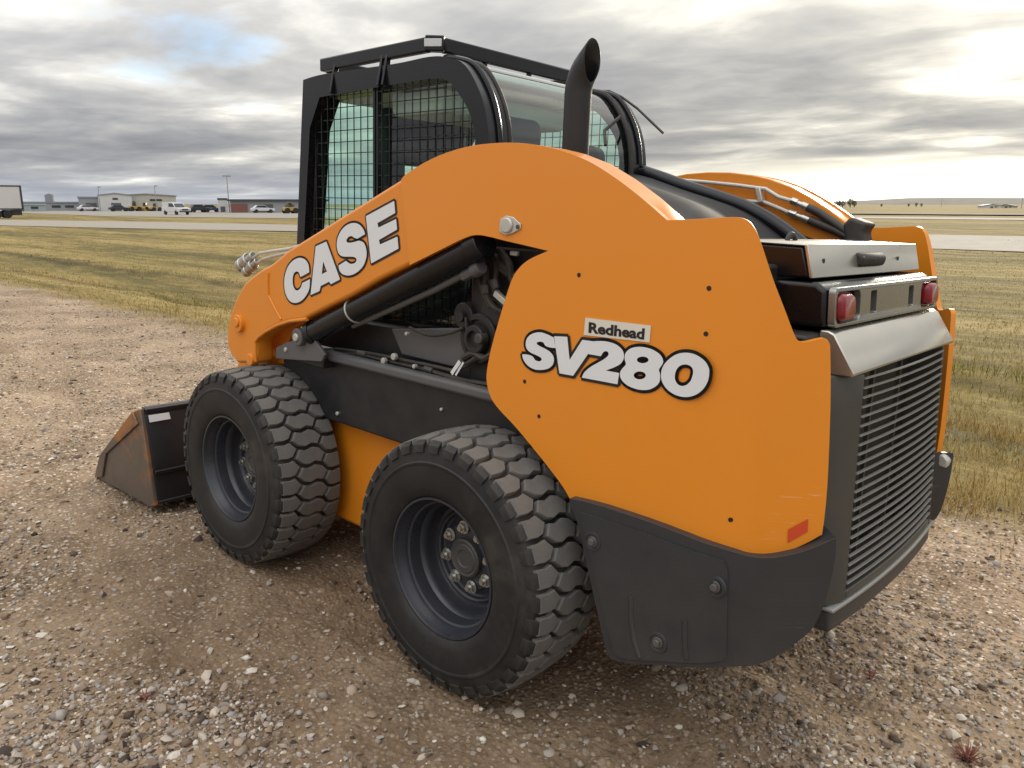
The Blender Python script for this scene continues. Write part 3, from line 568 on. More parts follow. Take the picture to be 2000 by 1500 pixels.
# ---------------- wheels
TR = .4198; TY = .717                                        # tyre radius, |y| of the tyre centre
tyre_prof = [(-.118, .222), (-.136, .2255), (-.147, .236), (-.1535, .262), (-.156, .300), (-.1555, .330), (-.1575, .333), (-.1575, .340), (-.1535, .344), (-.150, .362), (-.147, .378), (-.141, .390), (-.128, .3965), (-.10, .3985), (-.05, .3992), (0, .3995)]
tyre_prof = tyre_prof + [(-y, r) for y, r in tyre_prof[-2::-1]]
rim_prof = [(-.132, .2225), (-.139, .2275), (-.143, .226), (-.143, .2195), (-.136, .2165), (-.122, .2135), (-.110, .206), (-.098, .2035), (-.094, .197), (-.080, .194), (-.055, .1915), (-.047, .184), (-.030, .1795), (-.004, .1775), (.004, .172), (.006, .160), (-.004, .155), (-.008, .149), (-.004, .143), (.006, .139), (.010, .132), (.006, .120), (.002, .112), (-.012, .108), (-.016, .066), (-.016, 0.001)]
tyre_me = MB().lathe_y(tyre_prof, 96).mesh('tyre'); rim_me = MB().lathe_y(rim_prof, 72).mesh('wheel')
NP = 36; PITCH = 2 * math.pi * TR / NP; ZIG = [(-.043, .0035), (-.016, -.0045), (.016, .0045), (.043, -.0035)]
def crown(w): return TR - .010 * (abs(w) / .135) ** 2.2
def tread_block(outline, depth=.024):
    """outline: (w, a) polygon on the tread; chamfered top, flared root, wrapped round the tyre"""
    n = len(outline); cx = sum(p[0] for p in outline) / n; ca = sum(p[1] for p in outline) / n; b = MB(); v = []
    for (sc, dr) in ((1.03, -depth), (1.0, -.0035), (.93, 0.0)):
        for (w, a) in outline:
            w2, a2 = cx + (w - cx) * sc, ca + (a - ca) * sc; r = crown(w2) + dr; th = a2 / TR; v.append((r * math.cos(th), w2, r * math.sin(th)))
    rc = crown(cx); v.append((rc * math.cos(ca / TR), cx, rc * math.sin(ca / TR)))
    f = [(k * n + i, k * n + (i + 1) % n, (k + 1) * n + (i + 1) % n, (k + 1) * n + i) for k in range(2) for i in range(n)] + [(2 * n + i, 2 * n + (i + 1) % n, 3 * n) for i in range(n)]
    return b.add(v, f)
g = .0080
cb = [(-.067, 0)] + [(w, a - PITCH / 2 + g) for w, a in ZIG] + [(.067, 0)] + [(w, a + PITCH / 2 - g) for w, a in reversed(ZIG)]
sb = [(.0555, .002), (.077, -PITCH / 2 + g + .002), (.100, -PITCH / 2 + g - .003), (.134, -PITCH / 2 + g + .001), (.134, PITCH / 2 - g + .001), (.100, PITCH / 2 - g - .003), (.078, PITCH / 2 - g + .002)]
cmb = tread_block(cb); smb = tread_block(sb); omb = mirror_y(smb)
lug = MB()                                                   # shoulder lug that runs down on to the sidewall
def lugpt(y, r, a): return (r * math.cos(a), y, r * math.sin(a))
for s_ in (1,):
    aa = PITCH * .29 / TR; ab = PITCH * .33 / TR
    lug.add([lugpt(-.1335, .408, -aa), lugpt(-.1335, .408, aa), lugpt(-.1495, .395, ab), lugpt(-.1495, .395, -ab), lugpt(-.1535, .372, -ab * .9), lugpt(-.1535, .372, ab * .9), lugpt(-.12, .396, -aa * 1.1), lugpt(-.12, .396, aa * 1.1), lugpt(-.138, .366, -ab), lugpt(-.138, .366, ab)],
            [(0, 1, 2, 3), (3, 2, 5, 4), (6, 7, 1, 0), (4, 5, 9, 8), (6, 0, 3, 4, 8), (7, 9, 5, 2, 1)])
c_me, s_me, o_me, l_me = cmb.mesh('tread_block'), smb.mesh('tread_block'), omb.mesh('tread_block'), lug.mesh('shoulder_lug')
nut = MB().cyl((0, -.016, 0), (0, -.030, 0), .0165, 6).cyl((0, -.030, 0), (0, -.040, 0), .0085, 12).lathe_y([(-.0165, .022), (-.0185, .022), (-.0185, .001)], 20).mesh('lug_nut')
cap_me = MB().lathe_y([(-.012, .066), (-.032, .064), (-.036, .058), (-.034, .050), (-.037, .046), (-.037, .030), (-.034, .026), (-.034, .001)], 36).mesh('hub_cap')
for me_, mm in ((tyre_me, 'rubber'), (rim_me, 'rim'), (c_me, 'tread'), (s_me, 'tread'), (o_me, 'tread'), (l_me, 'rubber'), (nut, 'steel'), (cap_me, 'hub')):
    me_.materials.append(MAT[mm]); me_.polygons.foreach_set('use_smooth', [True] * len(me_.polygons)); me_.set_sharp_from_angle(angle=math.radians(34))
def sub(name, me, parent, rot=0.0):
    o = bpy.data.objects.new(name, me); COL.objects.link(o); o.parent = parent; o.rotation_euler = (0, rot, 0); return o
def wheel(x, side, detail, spin):
    w = bpy.data.objects.new('wheel', rim_me); COL.objects.link(w); w.parent = L; w.location = (x, side * TY, TR - .006); w.rotation_euler = (0, spin, math.pi if side > 0 else 0)
    sub('tyre', tyre_me, w); sub('hub_cap', cap_me, w)
    for k in range(8):
        a = (k + .3) * math.pi / 4; o = sub('lug_nut', nut, w); o.location = (.0985 * math.cos(a), 0, .0985 * math.sin(a))
    if detail:
        for k in range(NP):
            a = k * 2 * math.pi / NP; h = a + math.pi / NP
            sub('tread_block', c_me, w, a); sub('tread_block', s_me, w, h); sub('tread_block', o_me, w, h); sub('shoulder_lug', l_me, w, h)
    else:
        b = MB()
        for k in range(NP):
            for src, off in ((cmb, 0), (smb, .5), (omb, .5)):
                a = (k + off) * 2 * math.pi / NP; c, s = math.cos(a), math.sin(a); b.add([(x_ * c + z_ * s, y_, -x_ * s + z_ * c) for x_, y_, z_ in src.v], src.f)
        tag(b.build('tread', 'tread', w), None, None, None, 'stuff')
wheel(0, -1, True, .05); wheel(WB, -1, True, .02); wheel(0, 1, False, .4); wheel(WB, 1, False, .7)
# ---------------- chassis
ch = MB().box((-.36, -.495, .30), (2.10, .495, .90)); ch.build('chassis', 'chassis', L, .01)
MB().prism([(-.40, .24), (-.30, .19), (1.45, .19), (1.52, .26), (1.52, .645), (-.40, .645)], -.525, .525).build('lower_tub', 'orange_arm', L, .02, 3)
sill = MB().prism([(.02, .655), (1.72, .655), (1.72, .935), (.30, .935), (.02, .90)], -.60, -.50); pair(sill, 'side_sill', 'chassis', L, bevel=.008)
pair(MB().prism([(.36, .908), (1.5, .908), (1.5, .946), (.36, .946)], -.632, -.585), 'sill_rail', 'rail', L, bevel=.012, segs=3)
for x in (0, WB):
    for s in (-1, 1): MB().cyl((x, s * .50, TR - .006), (x, s * .715, TR - .006), .075, 20).build('axle_tube', 'chassis', L)
# ---------------- side plates that wrap round the rear corner
def profile_pts(off):
    base = [(-.5, -.708), (1.95, -.708)] + smooth([(1.95, -.708), (2.05, -.705), (2.13, -.692), (2.20, -.661), (2.258, -.611), (2.342, -.5335), (2.42, -.461)], 5, False)[1:]
    P = [Vector(p) for p in base]; out = []
    for i, p in enumerate(P):
        dd = (P[min(i + 1, len(P) - 1)] - P[max(i - 1, 0)]).normalized(); out.append(p + Vector((dd.y, -dd.x)) * off)
    return out
class Prof:
    def __init__(s, off):
        s.P = profile_pts(off); s.S = [s.P[0].x]
        for a, b in zip(s.P, s.P[1:]): s.S.append(s.S[-1] + (b - a).length)
    def hit(s, px, py):
        dd = ray(px, py); best = None
        for i, (a, b) in enumerate(zip(s.P, s.P[1:])):
            e = b - a; den = dd.x * e.y - dd.y * e.x
            if abs(den) < 1e-9: continue
            t = ((a.x - MC.x) * e.y - (a.y - MC.y) * e.x) / den; u = ((a.x - MC.x) * dd.y - (a.y - MC.y) * dd.x) / den
            last = i == len(s.P) - 2
            if t > 0 and (-1e-6 <= u <= 1 + 1e-6 or (last and 1 < u < 3)) and (best is None or t < best[0]): best = (t, s.S[i] + u * e.length, MC.z + t * dd.z)
        if best is None: return None
        return best[1], best[2]
    def at(s, q, z, inn=0.0):
        i = 0
        while i < len(s.S) - 2 and q > s.S[i + 1]: i += 1
        a, b = s.P[i], s.P[i + 1]; u = (q - s.S[i]) / (s.S[i + 1] - s.S[i]); p = a + (b - a) * u
        def nrm(k):
            k = max(0, min(k, len(s.P) - 2)); e = (s.P[k + 1] - s.P[k]).normalized(); return Vector((-e.y, e.x))
        n = nrm(i) * (1 - abs(u - .5)) + (nrm(i - 1) * max(0, .5 - u) + nrm(i + 1) * max(0, u - .5)); n.normalize()
        return (p.x + n.x * inn, p.y + n.y * inn, z)
def sheet(name, px, off, thick, material, bevel=.003, sm=4, mir=True):
    pr = Prof(off); poly = []
    for p in px:
        h = pr.hit(p[0], p[1]); 
        if h: poly.append((*h, *p[2:]))
    poly = smooth(poly, sm)
    bm = bmesh.new(); bm.faces.new([bm.verts.new((a, 0, b)) for a, b in poly])
    for q in pr.S[1:-1]:
        bmesh.ops.bisect_plane(bm, geom=bm.verts[:] + bm.edges[:] + bm.faces[:], plane_co=(q, 0, 0), plane_no=(1, 0, 0), dist=1e-5)
    bmesh.ops.remove_doubles(bm, verts=bm.verts, dist=1e-5)
    bmesh.ops.recalc_face_normals(bm, faces=bm.faces)
    bm.verts.index_update(); n = len(bm.verts)
    vv = [v.co.copy() for v in bm.verts]; ff = [tuple(v.index for v in f.verts) for f in bm.faces]; be = [tuple(v.index for v in e.verts) for e in bm.edges if len(e.link_faces) == 1]; bm.free()
    b = MB(); b.add([pr.at(c.x, c.z) for c in vv] + [pr.at(c.x, c.z, thick) for c in vv], ff + [tuple(i + n for i in reversed(f)) for f in ff] + [(a, c, c + n, a + n) for a, c in be])
    o = b.build(name, material, L, bevel, 2, 40)
    if bevel: o.data.set_sharp_from_angle(angle=math.radians(60))
    if mir:
        c = mirror_y(b).build(name, material, L, bevel, 2, 40); c.data.set_sharp_from_angle(angle=math.radians(60))
    return o
arch = [(792, 341), (830, 317), (870, 299), (915, 286), (960, 280), (1010, 279), (1060, 285), (1100, 295), (1150, 315), (1200, 346), (1250, 384), (1303, 430)]
plate = [(783, 352, 1)] + arch[:-1] + [(1303, 430, 1), (1355, 428), (1430, 424), (1455, 428), (1470, 440), (1485, 470), (1510, 545), (1535, 610), (1551, 652), (1560, 666), (1575, 668), (1608, 661), (1619, 668), (1622, 690), (1622, 800), (1616, 950), (1607, 1035), (1600, 1047), (1560, 1068), (1520, 1082), (1480, 1086), (1440, 1076), (1350, 1046), (1230, 1009), (1113, 975, 1), (1100, 952), (1075, 918), (1040, 874), (1005, 832), (975, 800), (958, 775), (950, 740), (955, 700), (966, 655), (985, 590), (1000, 545), (1015, 522), (1035, 506), (1070, 490, 1), (1020, 478), (985, 470), (958, 463), (930, 459), (905, 466), (860, 488), (800, 518, 1)]
sheet('arm_plate', plate, 0, .018, 'orange', .0055)
# inner box of the arch, its top is the flange seen along the curve
beam = XZ([(800, 345)] + arch[1:-1] + [(1300, 430)], -.69)
bx = [(x, z - .0005) for x, z in beam] + [(1.90, 1.42), (1.62, 1.50), (1.36, 1.48), (1.2, 1.42), (1.03, 1.35)]
pair(MB().prism(bx, -.6895, -.585), 'arch_beam', 'orange_arm', L, bevel=.004)
# front arm and knee
arm = [(800, 339), (560, 490), (540, 508), (526, 518), (510, 526), (494, 538), (478, 552), (466, 572), (456, 594), (450, 614), (445, 636), (443, 660), (444, 678), (450, 690), (463, 709), (499, 709), (500, 690), (499, 668), (505, 658), (520, 647), (542, 635), (566, 627), (591, 625), (640, 600), (687, 577), (740, 546), (806, 514), (840, 470), (840, 360)]
pair(MB().prism(XZ(arm, -.704), -.704, -.62), 'lift_arm', 'orange_arm', L, bevel=.012, segs=3)
inner = [(500, 540), (470, 620), (478, 712), (560, 712), (572, 690), (560, 668), (575, 640), (600, 628), (600, 560)]
pair(MB().prism(XZ(inner, -.58), -.575, -.545), 'knee_inner_plate', 'orange_arm', L, bevel=.006)
def on(pts, y): return [(*xz(a, b, y)[:1], y, xz(a, b, y)[1]) for a, b in pts]
MB().tube(on([(524, 532), (523, 552), (524, 576)], -.706), .005, 8).build('weld_bead', 'orange_arm', L)
MB().tube(on([(525, 578), (536, 600), (549, 624)], -.706), .0045, 8).build('weld_bead', 'orange_arm', L)
MB().tube(on([(500, 706), (499, 668), (505, 658), (520, 647), (542, 635), (566, 627), (600, 623)], -.700), .0075, 10).build('knee_lip', 'orange_arm', L)
def ycyl(px, py, y0, y1, r, name, material, n=28, bevel=.003):
    a = xz(px, py, y0); return MB().cyl((a[0], y0, a[1]), (a[0], y1, a[1]), r, n).build(name, material, L, bevel)
ycyl(462, 632, -.722, -.65, .038, 'pivot_boss', 'orange_arm'); ycyl(459, 630, -.730, -.70, .02, 'pivot_pin', 'orange_arm'); ycyl(486, 703, -.716, -.68, .026, 'pivot_boss', 'orange_arm')
for (a, b, r) in (((470, 520), (490, 503), .030), ((480, 532), (498, 514), .024)):
    A_p, B_p = Vector(P3(*a, -.60)), Vector(P3(*b, -.60)); e = B_p - A_p
    MB().cyl(A_p, A_p + e * .3, r).cyl(A_p + e * .3, A_p + e * .55, r * .8).cyl(A_p + e * .55, A_p + e * .85, r).cyl(A_p + e * .85, B_p + e * .25, r * .6).build('quick_coupling', 'steel', L, .003)
MB().tube([P3(*p, -.60) for p in ((492, 506), (506, 495), (530, 491), (566, 486), (585, 480))], .007, 8).build('steel_line', 'zinc', L)
MB().tube([P3(*p, -.60) for p in ((500, 516), (512, 507), (535, 500), (570, 492))], .007, 8).build('steel_line', 'zinc', L)
# tilt linkage down to the coupler and bucket
for s in (-1, 1): MB().prism([(-.24, .95), (-.05, .86), (-.30, .42), (-.50, .16), (-.60, .20), (-.45, .6)], s * .56, s * .62).build('arm_foot', 'orange_arm', L, .01)
MB().box((-.64, -.56, .14), (-.56, .56, .56)).build('quick_coupler', 'chassis', L, .01)
# ---------------- bucket
BY = .885
bp = XZ([(273, 799), (262, 803), (198, 889), (188, 932), (212, 946), (240, 960), (272, 978), (292, 990), (302, 988)], -BY)
b0 = MB(); 
bk = MB().prism([bp[0], (bp[0][0] - .03, bp[0][1] + .004), (bp[-1][0] - .02, bp[-1][1] + .03), (bp[-1][0] + .0, bp[-1][1])], -BY + .02, BY - .02)
bk.add([(bp[3][0], -BY + .02, bp[3][1]), (bp[3][0], BY - .02, bp[3][1]), (bp[-1][0], BY - .02, bp[-1][1]), (bp[-1][0], -BY + .02, bp[-1][1]), (bp[3][0], -BY + .02, bp[3][1] + .018), (bp[3][0], BY - .02, bp[3][1] + .018), (bp[-1][0], BY - .02, bp[-1][1] + .018), (bp[-1][0], -BY + .02, bp[-1][1] + .018)], [(0, 1, 2, 3), (7, 6, 5, 4), (0, 4, 5, 1), (1, 5, 6, 2), (2, 6, 7, 3), (3, 7, 4, 0)])
bucket = bk.build('bucket', 'bucket', L, .004)
for s in (-1, 1):
    MB().prism(bp, s * BY, s * (BY - .02)).build('side_plate', 'worn', bucket, .004)
    st = [bp[1], bp[2], bp[3], (bp[3][0] + .11, bp[3][1] + .03), (bp[2][0] + .09, bp[2][1] + .03), (bp[1][0] + .05, bp[1][1] - .055)]
    MB().prism(st, s * (BY + .011), s * (BY - .0)).build('side_cutter', 'worn', bucket, .003)
tz0 = bp[0]; tz1 = bp[-1]
def backpt(t, o=0.0): return (tz0[0] + (tz1[0] - tz0[0]) * t + o, tz0[1] + (tz1[1] - tz0[1]) * t)
a = backpt(.66, .012); MB().box((a[0] - .02, -BY + .021, a[1] - .012), (a[0] + .006, BY - .021, a[1] + .008)).build('back_rib', 'bucket', bucket, .003)
a = backpt(.03, .0); MB().box((a[0] - .035, -BY + .021, a[1] - .012), (a[0] + .012, BY - .021, a[1] + .012)).build('top_rail', 'bucket', bucket, .004)
lab = []
for (px, py) in ((289, 811), (329, 805), (331, 817), (290, 824)):
    v = un(px, py, 0, tz0[0] + .02); lab.append((tz0[0] + .0195 + (tz1[0] - tz0[0]) * (tz0[1] - v.z) / (tz0[1] - tz1[1]), v.y, v.z))
MB().add(lab + [(x - .003, y, z) for x, y, z in lab], [(0, 1, 2, 3), (7, 6, 5, 4), (0, 4, 5, 1), (1, 5, 6, 2), (2, 6, 7, 3), (3, 7, 4, 0)]).build('sticker', 'white', bucket, smooth_=False)
# ---------------- lift cylinder and its lines
cyA, cyB = Vector(P3(598, 657, -.655)), Vector(P3(948, 474, -.655))
dr = (cyB - cyA).normalized()
cylb = MB().cyl(cyA + dr * .06, cyB - dr * .01, .0435, 32).cyl(cyA + dr * .045, cyA + dr * .075, .049, 32).cyl(cyB - dr * .06, cyB, .049, 32); pair(cylb, 'lift_cylinder', 'black', L, bevel=.004)
pair(MB().cyl(cyA - Vector((0, .045, 0)), cyA + Vector((0, .05, 0)), .036, 28), 'cylinder_eye', 'rail', L, bevel=.004)
pair(MB().cyl(cyA - Vector((0, .053, 0)), cyA, .016, 20), 'cylinder_pin', 'zinc', L, bevel=.003)
sA = cyA + (cyB - cyA) * .333
MB().tube([sA + dr * (-.004) + (Vector((0, 1, 0)) * math.cos(q) + dr.cross(Vector((0, 1, 0))) * math.sin(q)) * .0445 for q in np.linspace(0, 6.283, 33)], .004, 6, False).build('hose_strap', 'zinc', L)
MB().tube([P3(690, 636, -.64), P3(760, 606, -.64), P3(850, 566, -.64), P3(915, 532, -.64)], .011, 10).build('cylinder_line', 'rail', L)
MB().cyl(P3(905, 540, -.645), P3(930, 527, -.645), .019, 6).cyl(P3(926, 530, -.645), P3(941, 520, -.645), .024, 12).build('line_fitting', 'rail', L, .002)
br = [(545, 678), (566, 668), (583, 664), (592, 643), (606, 642), (640, 692), (634, 706), (545, 700)]
pair(MB().prism(XZ(br, -.66), -.675, -.66), 'cylinder_bracket', 'rail', L, bevel=.003); pair(MB().prism(XZ(br, -.61), -.625, -.61), 'cylinder_bracket', 'rail', L, bevel=.003)
pair(MB().prism([(.12, .88), (.40, .88), (.40, .928), (.12, .928)], -.655, -.59), 'bracket_foot', 'chassis', L, bevel=.006)
ycyl(556, 683, -.682, -.62, .010, 'bracket_pin', 'zinc')
# tower and cab floor side behind the cylinder
pair(MB().prism([(1.04, .93), (1.75, .93), (1.75, 1.47), (1.22, 1.47), (1.15, 1.36), (1.07, 1.12)], -.535, -.48), 'rear_tower', 'chassis', L, bevel=.008)
pair(MB().prism([(.05, .93), (1.06, .93), (1.06, 1.13), (.98, 1.075), (.10, 1.06)], -.515, -.47), 'cab_base_side', 'chassis', L, bevel=.008)
pair(MB().prism(XZ([(770, 642), (905, 640), (930, 660), (930, 700), (890, 716), (790, 692)], -.53), -.545, -.53), 'access_cover', 'rail', L, bevel=.005)
def ring_part(px, py, y, prof, name, material):
    a = xz(px, py, y); MB().lathe_y([(y + q, r) for q, r in prof], 36, a[0], a[1]).build(name, material, L)
ring_part(934, 662, -.56, [(.03, .085), (0, .085), (-.006, .080), (-.006, .066), (.006, .062), (.006, .052), (-.022, .048), (-.026, .044), (-.026, .030), (-.012, .026), (-.012, .001)], 'pump_flange', 'chassis')
ring_part(934, 662, -.60, [(.03, .018), (0, .018), (-.004, .014), (-.004, .001)], 'flange_bolt', 'hub')
ring_part(905, 617, -.56, [(.03, .045), (0, .045), (-.004, .041), (-.004, .02), (-.02, .018), (-.02, .001)], 'pump_flange', 'chassis')
ring_part(960, 612, -.55, [(.03, .05), (0, .05), (-.004, .046), (-.004, .001)], 'pump_flange', 'chassis')
for (a, b, r) in (((910, 620), (913, 650), .006), ((935, 545), (958, 600), .010), ((952, 540), (985, 600), .007), ((965, 500), (1000, 530), .014), ((975, 522), (1010, 540), .011), ((900, 716), (940, 690), .009), ((885, 724), (935, 700), .006)):
    MB().tube([P3(*a, -.57), Vector(P3((a[0] + b[0]) / 2, (a[1] + b[1]) / 2, -.575)) + Vector((0, 0, -.006)), P3(*b, -.57)], r, 8).build('hydraulic_hose', 'hose', L)
for pts, r in (([(940, 500), (952, 530), (948, 565), (965, 600), (1000, 615)], .011), ([(955, 492), (970, 520), (968, 560), (985, 585), (1010, 590)], .010), ([(975, 487), (995, 515), (1000, 545), (1015, 560)], .012), ([(648, 690), (700, 692), (760, 706), (830, 722), (900, 742), (960, 752)], .009), ([(655, 682), (720, 690), (790, 704), (850, 716), (890, 726)], .007), ([(800, 640), (840, 655), (880, 650), (905, 640)], .006), ([(905, 700), (925, 690), (945, 700), (965, 690)], .012)):
    MB().tube(sm3([P3(a, b, -.575) for a, b in pts], 4), r, 8).build('hydraulic_hose', 'hose', L)
for a, b, r in (((948, 556), (950, 574), .016), ((966, 545), (970, 564), .015), ((700, 690), (716, 693), .013), ((830, 720), (846, 725), .013)):
    MB().cyl(P3(*a, -.577), P3(*b, -.577), r, 6).build('hose_fitting', 'hub', L, .002)
for (px, py, r) in ((747, 705, .012), (767, 697, .013), (807, 716, .008), (792, 652, .007), (860, 800, .006), (657, 808, .008)): ycyl(px, py, -.606 if py < 800 else -.609, -.59, r, 'bolt_head', 'zinc', 12, .002)
MB().bar(P3(968, 572, -.60), P3(990, 592, -.60), .02, .02).build('bolt_head', 'zinc', L, .003)
MB().bar(P3(998, 494, -.60), P3(1012, 496, -.60), .014, .014).build('bolt_head', 'zinc', L, .003)
MB().bar(P3(882, 730, -.612), P3(898, 706, -.612), .014, .002, (0, 1, 0)).build('cable_tag', 'white', L, 0, 2, 32, False); MB().bar(P3(890, 733, -.613), P3(905, 708, -.613), .007, .002, (0, 1, 0)).build('cable_tag', 'white', L, 0, 2, 32, False)
# pin with keeper on the plate, plug holes, small highlights
kp = XZ([(978, 428), (990, 421), (1004, 424), (1018, 437), (1018, 447), (1003, 456), (988, 460), (976, 452)], -.71)
MB().prism(kp, -.714, -.709).build('pin_keeper', 'zinc', L, .002); ycyl(987, 440, -.722, -.712, .0225, 'pivot_pin', 'zinc', 28, .004); ycyl(1010, 443, -.7175, -.7135, .007, 'keeper_bolt', 'hub', 6, .001)
PR = Prof(0)
def disc_on(px, py, r, name, material, off=.0012):
    q, z = PR.hit(px, py); c = Vector(PR.at(q, z, -off)); a = Vector(PR.at(q + .01, z, -off)); e = (a - c).normalized(); u = Vector((0, 0, 1))
    MB().add([c] + [c + e * math.cos(t) * r + u * math.sin(t) * r for t in np.linspace(0, 6.2832, 13)[:-1]], [(0, i + 1, (i + 1) % 12 + 1) for i in range(12)]).build(name, material, L, 0, 2, 32, False)
for (px, py) in ((1131, 537), (1385, 563), (1379, 652), (1053, 813), (1025, 745), (1427, 1015)): disc_on(px, py, .0062, 'plug_hole', 'ink')
def quad_on(pxs, off, name, material):
    v = []
    for (px, py) in pxs: q, z = PR.hit(px, py); v.append(PR.at(q, z, -off))
    MB().add(v, [(0, 1, 2, 3)]).build(name, material, L, 0, 2, 32, False)
quad_on([(1539, 1034), (1578, 1013), (1577, 1038), (1538, 1060)], .0022, 'reflector', 'reflector')
# ---------------- lettering
def decal(letters, y, wpx, labels):
    b = MB(); outl = None; rb = wpx
    polys = []
    for lt in letters: polys.append([smooth(loop, 5) for loop in lt])
    for pl_ in polys:
        for loop in pl_:
            pts = [Vector(xz(a, c, y)) for a, c in loop]; n = len(pts)
            for i in range(n):
                p, q = pts[i], pts[(i + 1) % n]; e = (q - p)
                if e.length < 1e-7: continue
                e.normalize(); nn = Vector((-e.y, e.x)) * rb; k = [p + nn - e * rb * .35, p - nn - e * rb * .35, q - nn + e * rb * .35, q + nn + e * rb * .35]
                b.add([(v.x, y, v.y) for v in k], [(0, 1, 2, 3)])
    outl = b.build('decal_outline', 'ink', L, 0, 2, 32, False)
    for i, (pl_, lb) in enumerate(zip(polys, labels)):
        yy = y - .0009 - .0002 * i; loops = [[Vector((*xz(a, c, y), 0)) for a, c in loop] for loop in pl_]
        tri = geometry.tessellate_polygon(loops); al = [v for lp in loops for v in lp]
        o = MB().add([(v.x, yy, v.y) for v in al], [tuple(t) for t in tri]).build('letter', 'white', outl, 0, 2, 32, False); o['label'] = lb
c_ = lambda p: crop(p, 540, 380, 6.82)
C_ = [c_([(440, 1035, 1), (430, 940), (395, 875), (340, 845), (280, 848), (210, 890), (150, 970), (115, 1080), (105, 1180), (115, 1290), (150, 1380), (200, 1432), (265, 1443), (340, 1410), (400, 1340), (440, 1250), (450, 1125, 1), (345, 1178, 1), (330, 1230), (300, 1268), (265, 1275), (235, 1240), (220, 1180), (220, 1110), (235, 1050), (270, 1025), (300, 1040), (322, 1098, 1)])]
A_ = [c_([(525, 690, 1), (668, 625, 1), (850, 1130, 1), (725, 1195, 1), (705, 1160, 1), (592, 1218, 1), (577, 1285, 1), (457, 1338, 1)]), c_([(625, 890, 1), (675, 1025, 1), (607, 1060, 1)])]
S_ = [c_([(1185, 528, 1), (1160, 460), (1110, 402), (1040, 378), (960, 396), (880, 460), (825, 560), (806, 660), (820, 755), (850, 805), (900, 826), (1000, 828), (1050, 838), (1070, 868), (1050, 908), (1000, 924), (962, 908), (930, 882, 1), (830, 945, 1), (842, 1010), (882, 1058), (950, 1078), (1030, 1062), (1110, 1008), (1170, 930), (1203, 820), (1198, 720), (1168, 645), (1110, 615), (1060, 626), (1000, 640), (952, 638), (936, 610), (960, 570), (1000, 553), (1040, 575), (1080, 588, 1)])]
E_ = [c_([(x, y, 1) for x, y in ((1195, 288), (1572, 84), (1587, 245), (1350, 380), (1363, 440), (1598, 325), (1612, 465), (1370, 605), (1384, 665), (1616, 560), (1630, 720), (1265, 918))])]
decal([C_, A_, S_, E_], -.7056, .0078, ['white letter C', 'white letter A', 'white letter S', 'white letter E'])
c_ = lambda p: crop(p, 1010, 610, 8.335); d_ = lambda p: crop(p, 1000, 600, 4.762); e_ = lambda p: crop(p, 1200, 630, 9.375)
S2 = [c_([(600, 412, 1), (520, 370), (400, 328), (300, 332), (210, 372), (157, 440), (142, 530), (165, 600), (215, 650), (300, 690), (380, 730), (402, 772), (362, 798), (300, 778), (255, 718), (180, 690), (85, 682, 1), (102, 760), (160, 850), (260, 918), (380, 938), (500, 918), (578, 860), (603, 780), (588, 705), (540, 645), (460, 592), (395, 562), (332, 522), (328, 490), (380, 477), (430, 492), (470, 548), (560, 575), (632, 580, 1)])]
V_ = [c_([(x, y, 1) for x, y in ((605, 388), (820, 398), (858, 775), (1065, 447), (1270, 475), (1150, 690), (915, 1032), (692, 992))])]
T_ = [d_([(738, 318, 1), (820, 314), (900, 322), (980, 352), (1033, 405), (1043, 470), (1013, 525), (950, 560), (875, 588, 1), (1000, 612, 1), (983, 716, 1), (652, 654, 1), (676, 605), (730, 557), (800, 517), (868, 476), (900, 442), (890, 412), (857, 414), (828, 455, 1), (706, 434, 1)])]
def ell(cx, cy, rx, ry, rot=0): return [(cx + rx * math.cos(t) * math.cos(rot) - ry * math.sin(t) * math.sin(rot), cy + rx * math.cos(t) * math.sin(rot) + ry * math.sin(t) * math.cos(rot)) for t in np.linspace(0, 6.2832, 13)[:-1]]
G_ = [e_([(222, 540), (300, 475), (430, 444), (560, 452), (700, 492), (825, 570), (885, 650), (897, 730), (860, 800), (822, 862), (838, 930), (842, 1010), (828, 1090), (760, 1168), (650, 1222), (520, 1234), (380, 1208), (260, 1158), (172, 1090), (115, 1000), (112, 905), (160, 830), (215, 765), (196, 680), (196, 600)]), e_(ell(525, 682, 106, 60)), e_(ell(470, 966, 110, 72))]
Z_ = [e_([(1310, 550), (1480, 582), (1640, 682), (1728, 810), (1743, 930), (1713, 1080), (1628, 1220), (1500, 1318), (1330, 1362), (1150, 1333), (992, 1240), (893, 1110), (858, 970), (892, 810), (992, 682), (1140, 582)]), e_([(1300, 765), (1390, 790), (1440, 850), (1445, 930), (1410, 1050), (1340, 1130), (1250, 1160), (1170, 1130), (1120, 1050), (1115, 960), (1145, 860), (1210, 790)])]
decal([S2, V_, T_, G_, Z_], -.7105, .0085, ['white letter S', 'white letter V', 'white digit 2', 'white digit 8', 'white digit 0'])
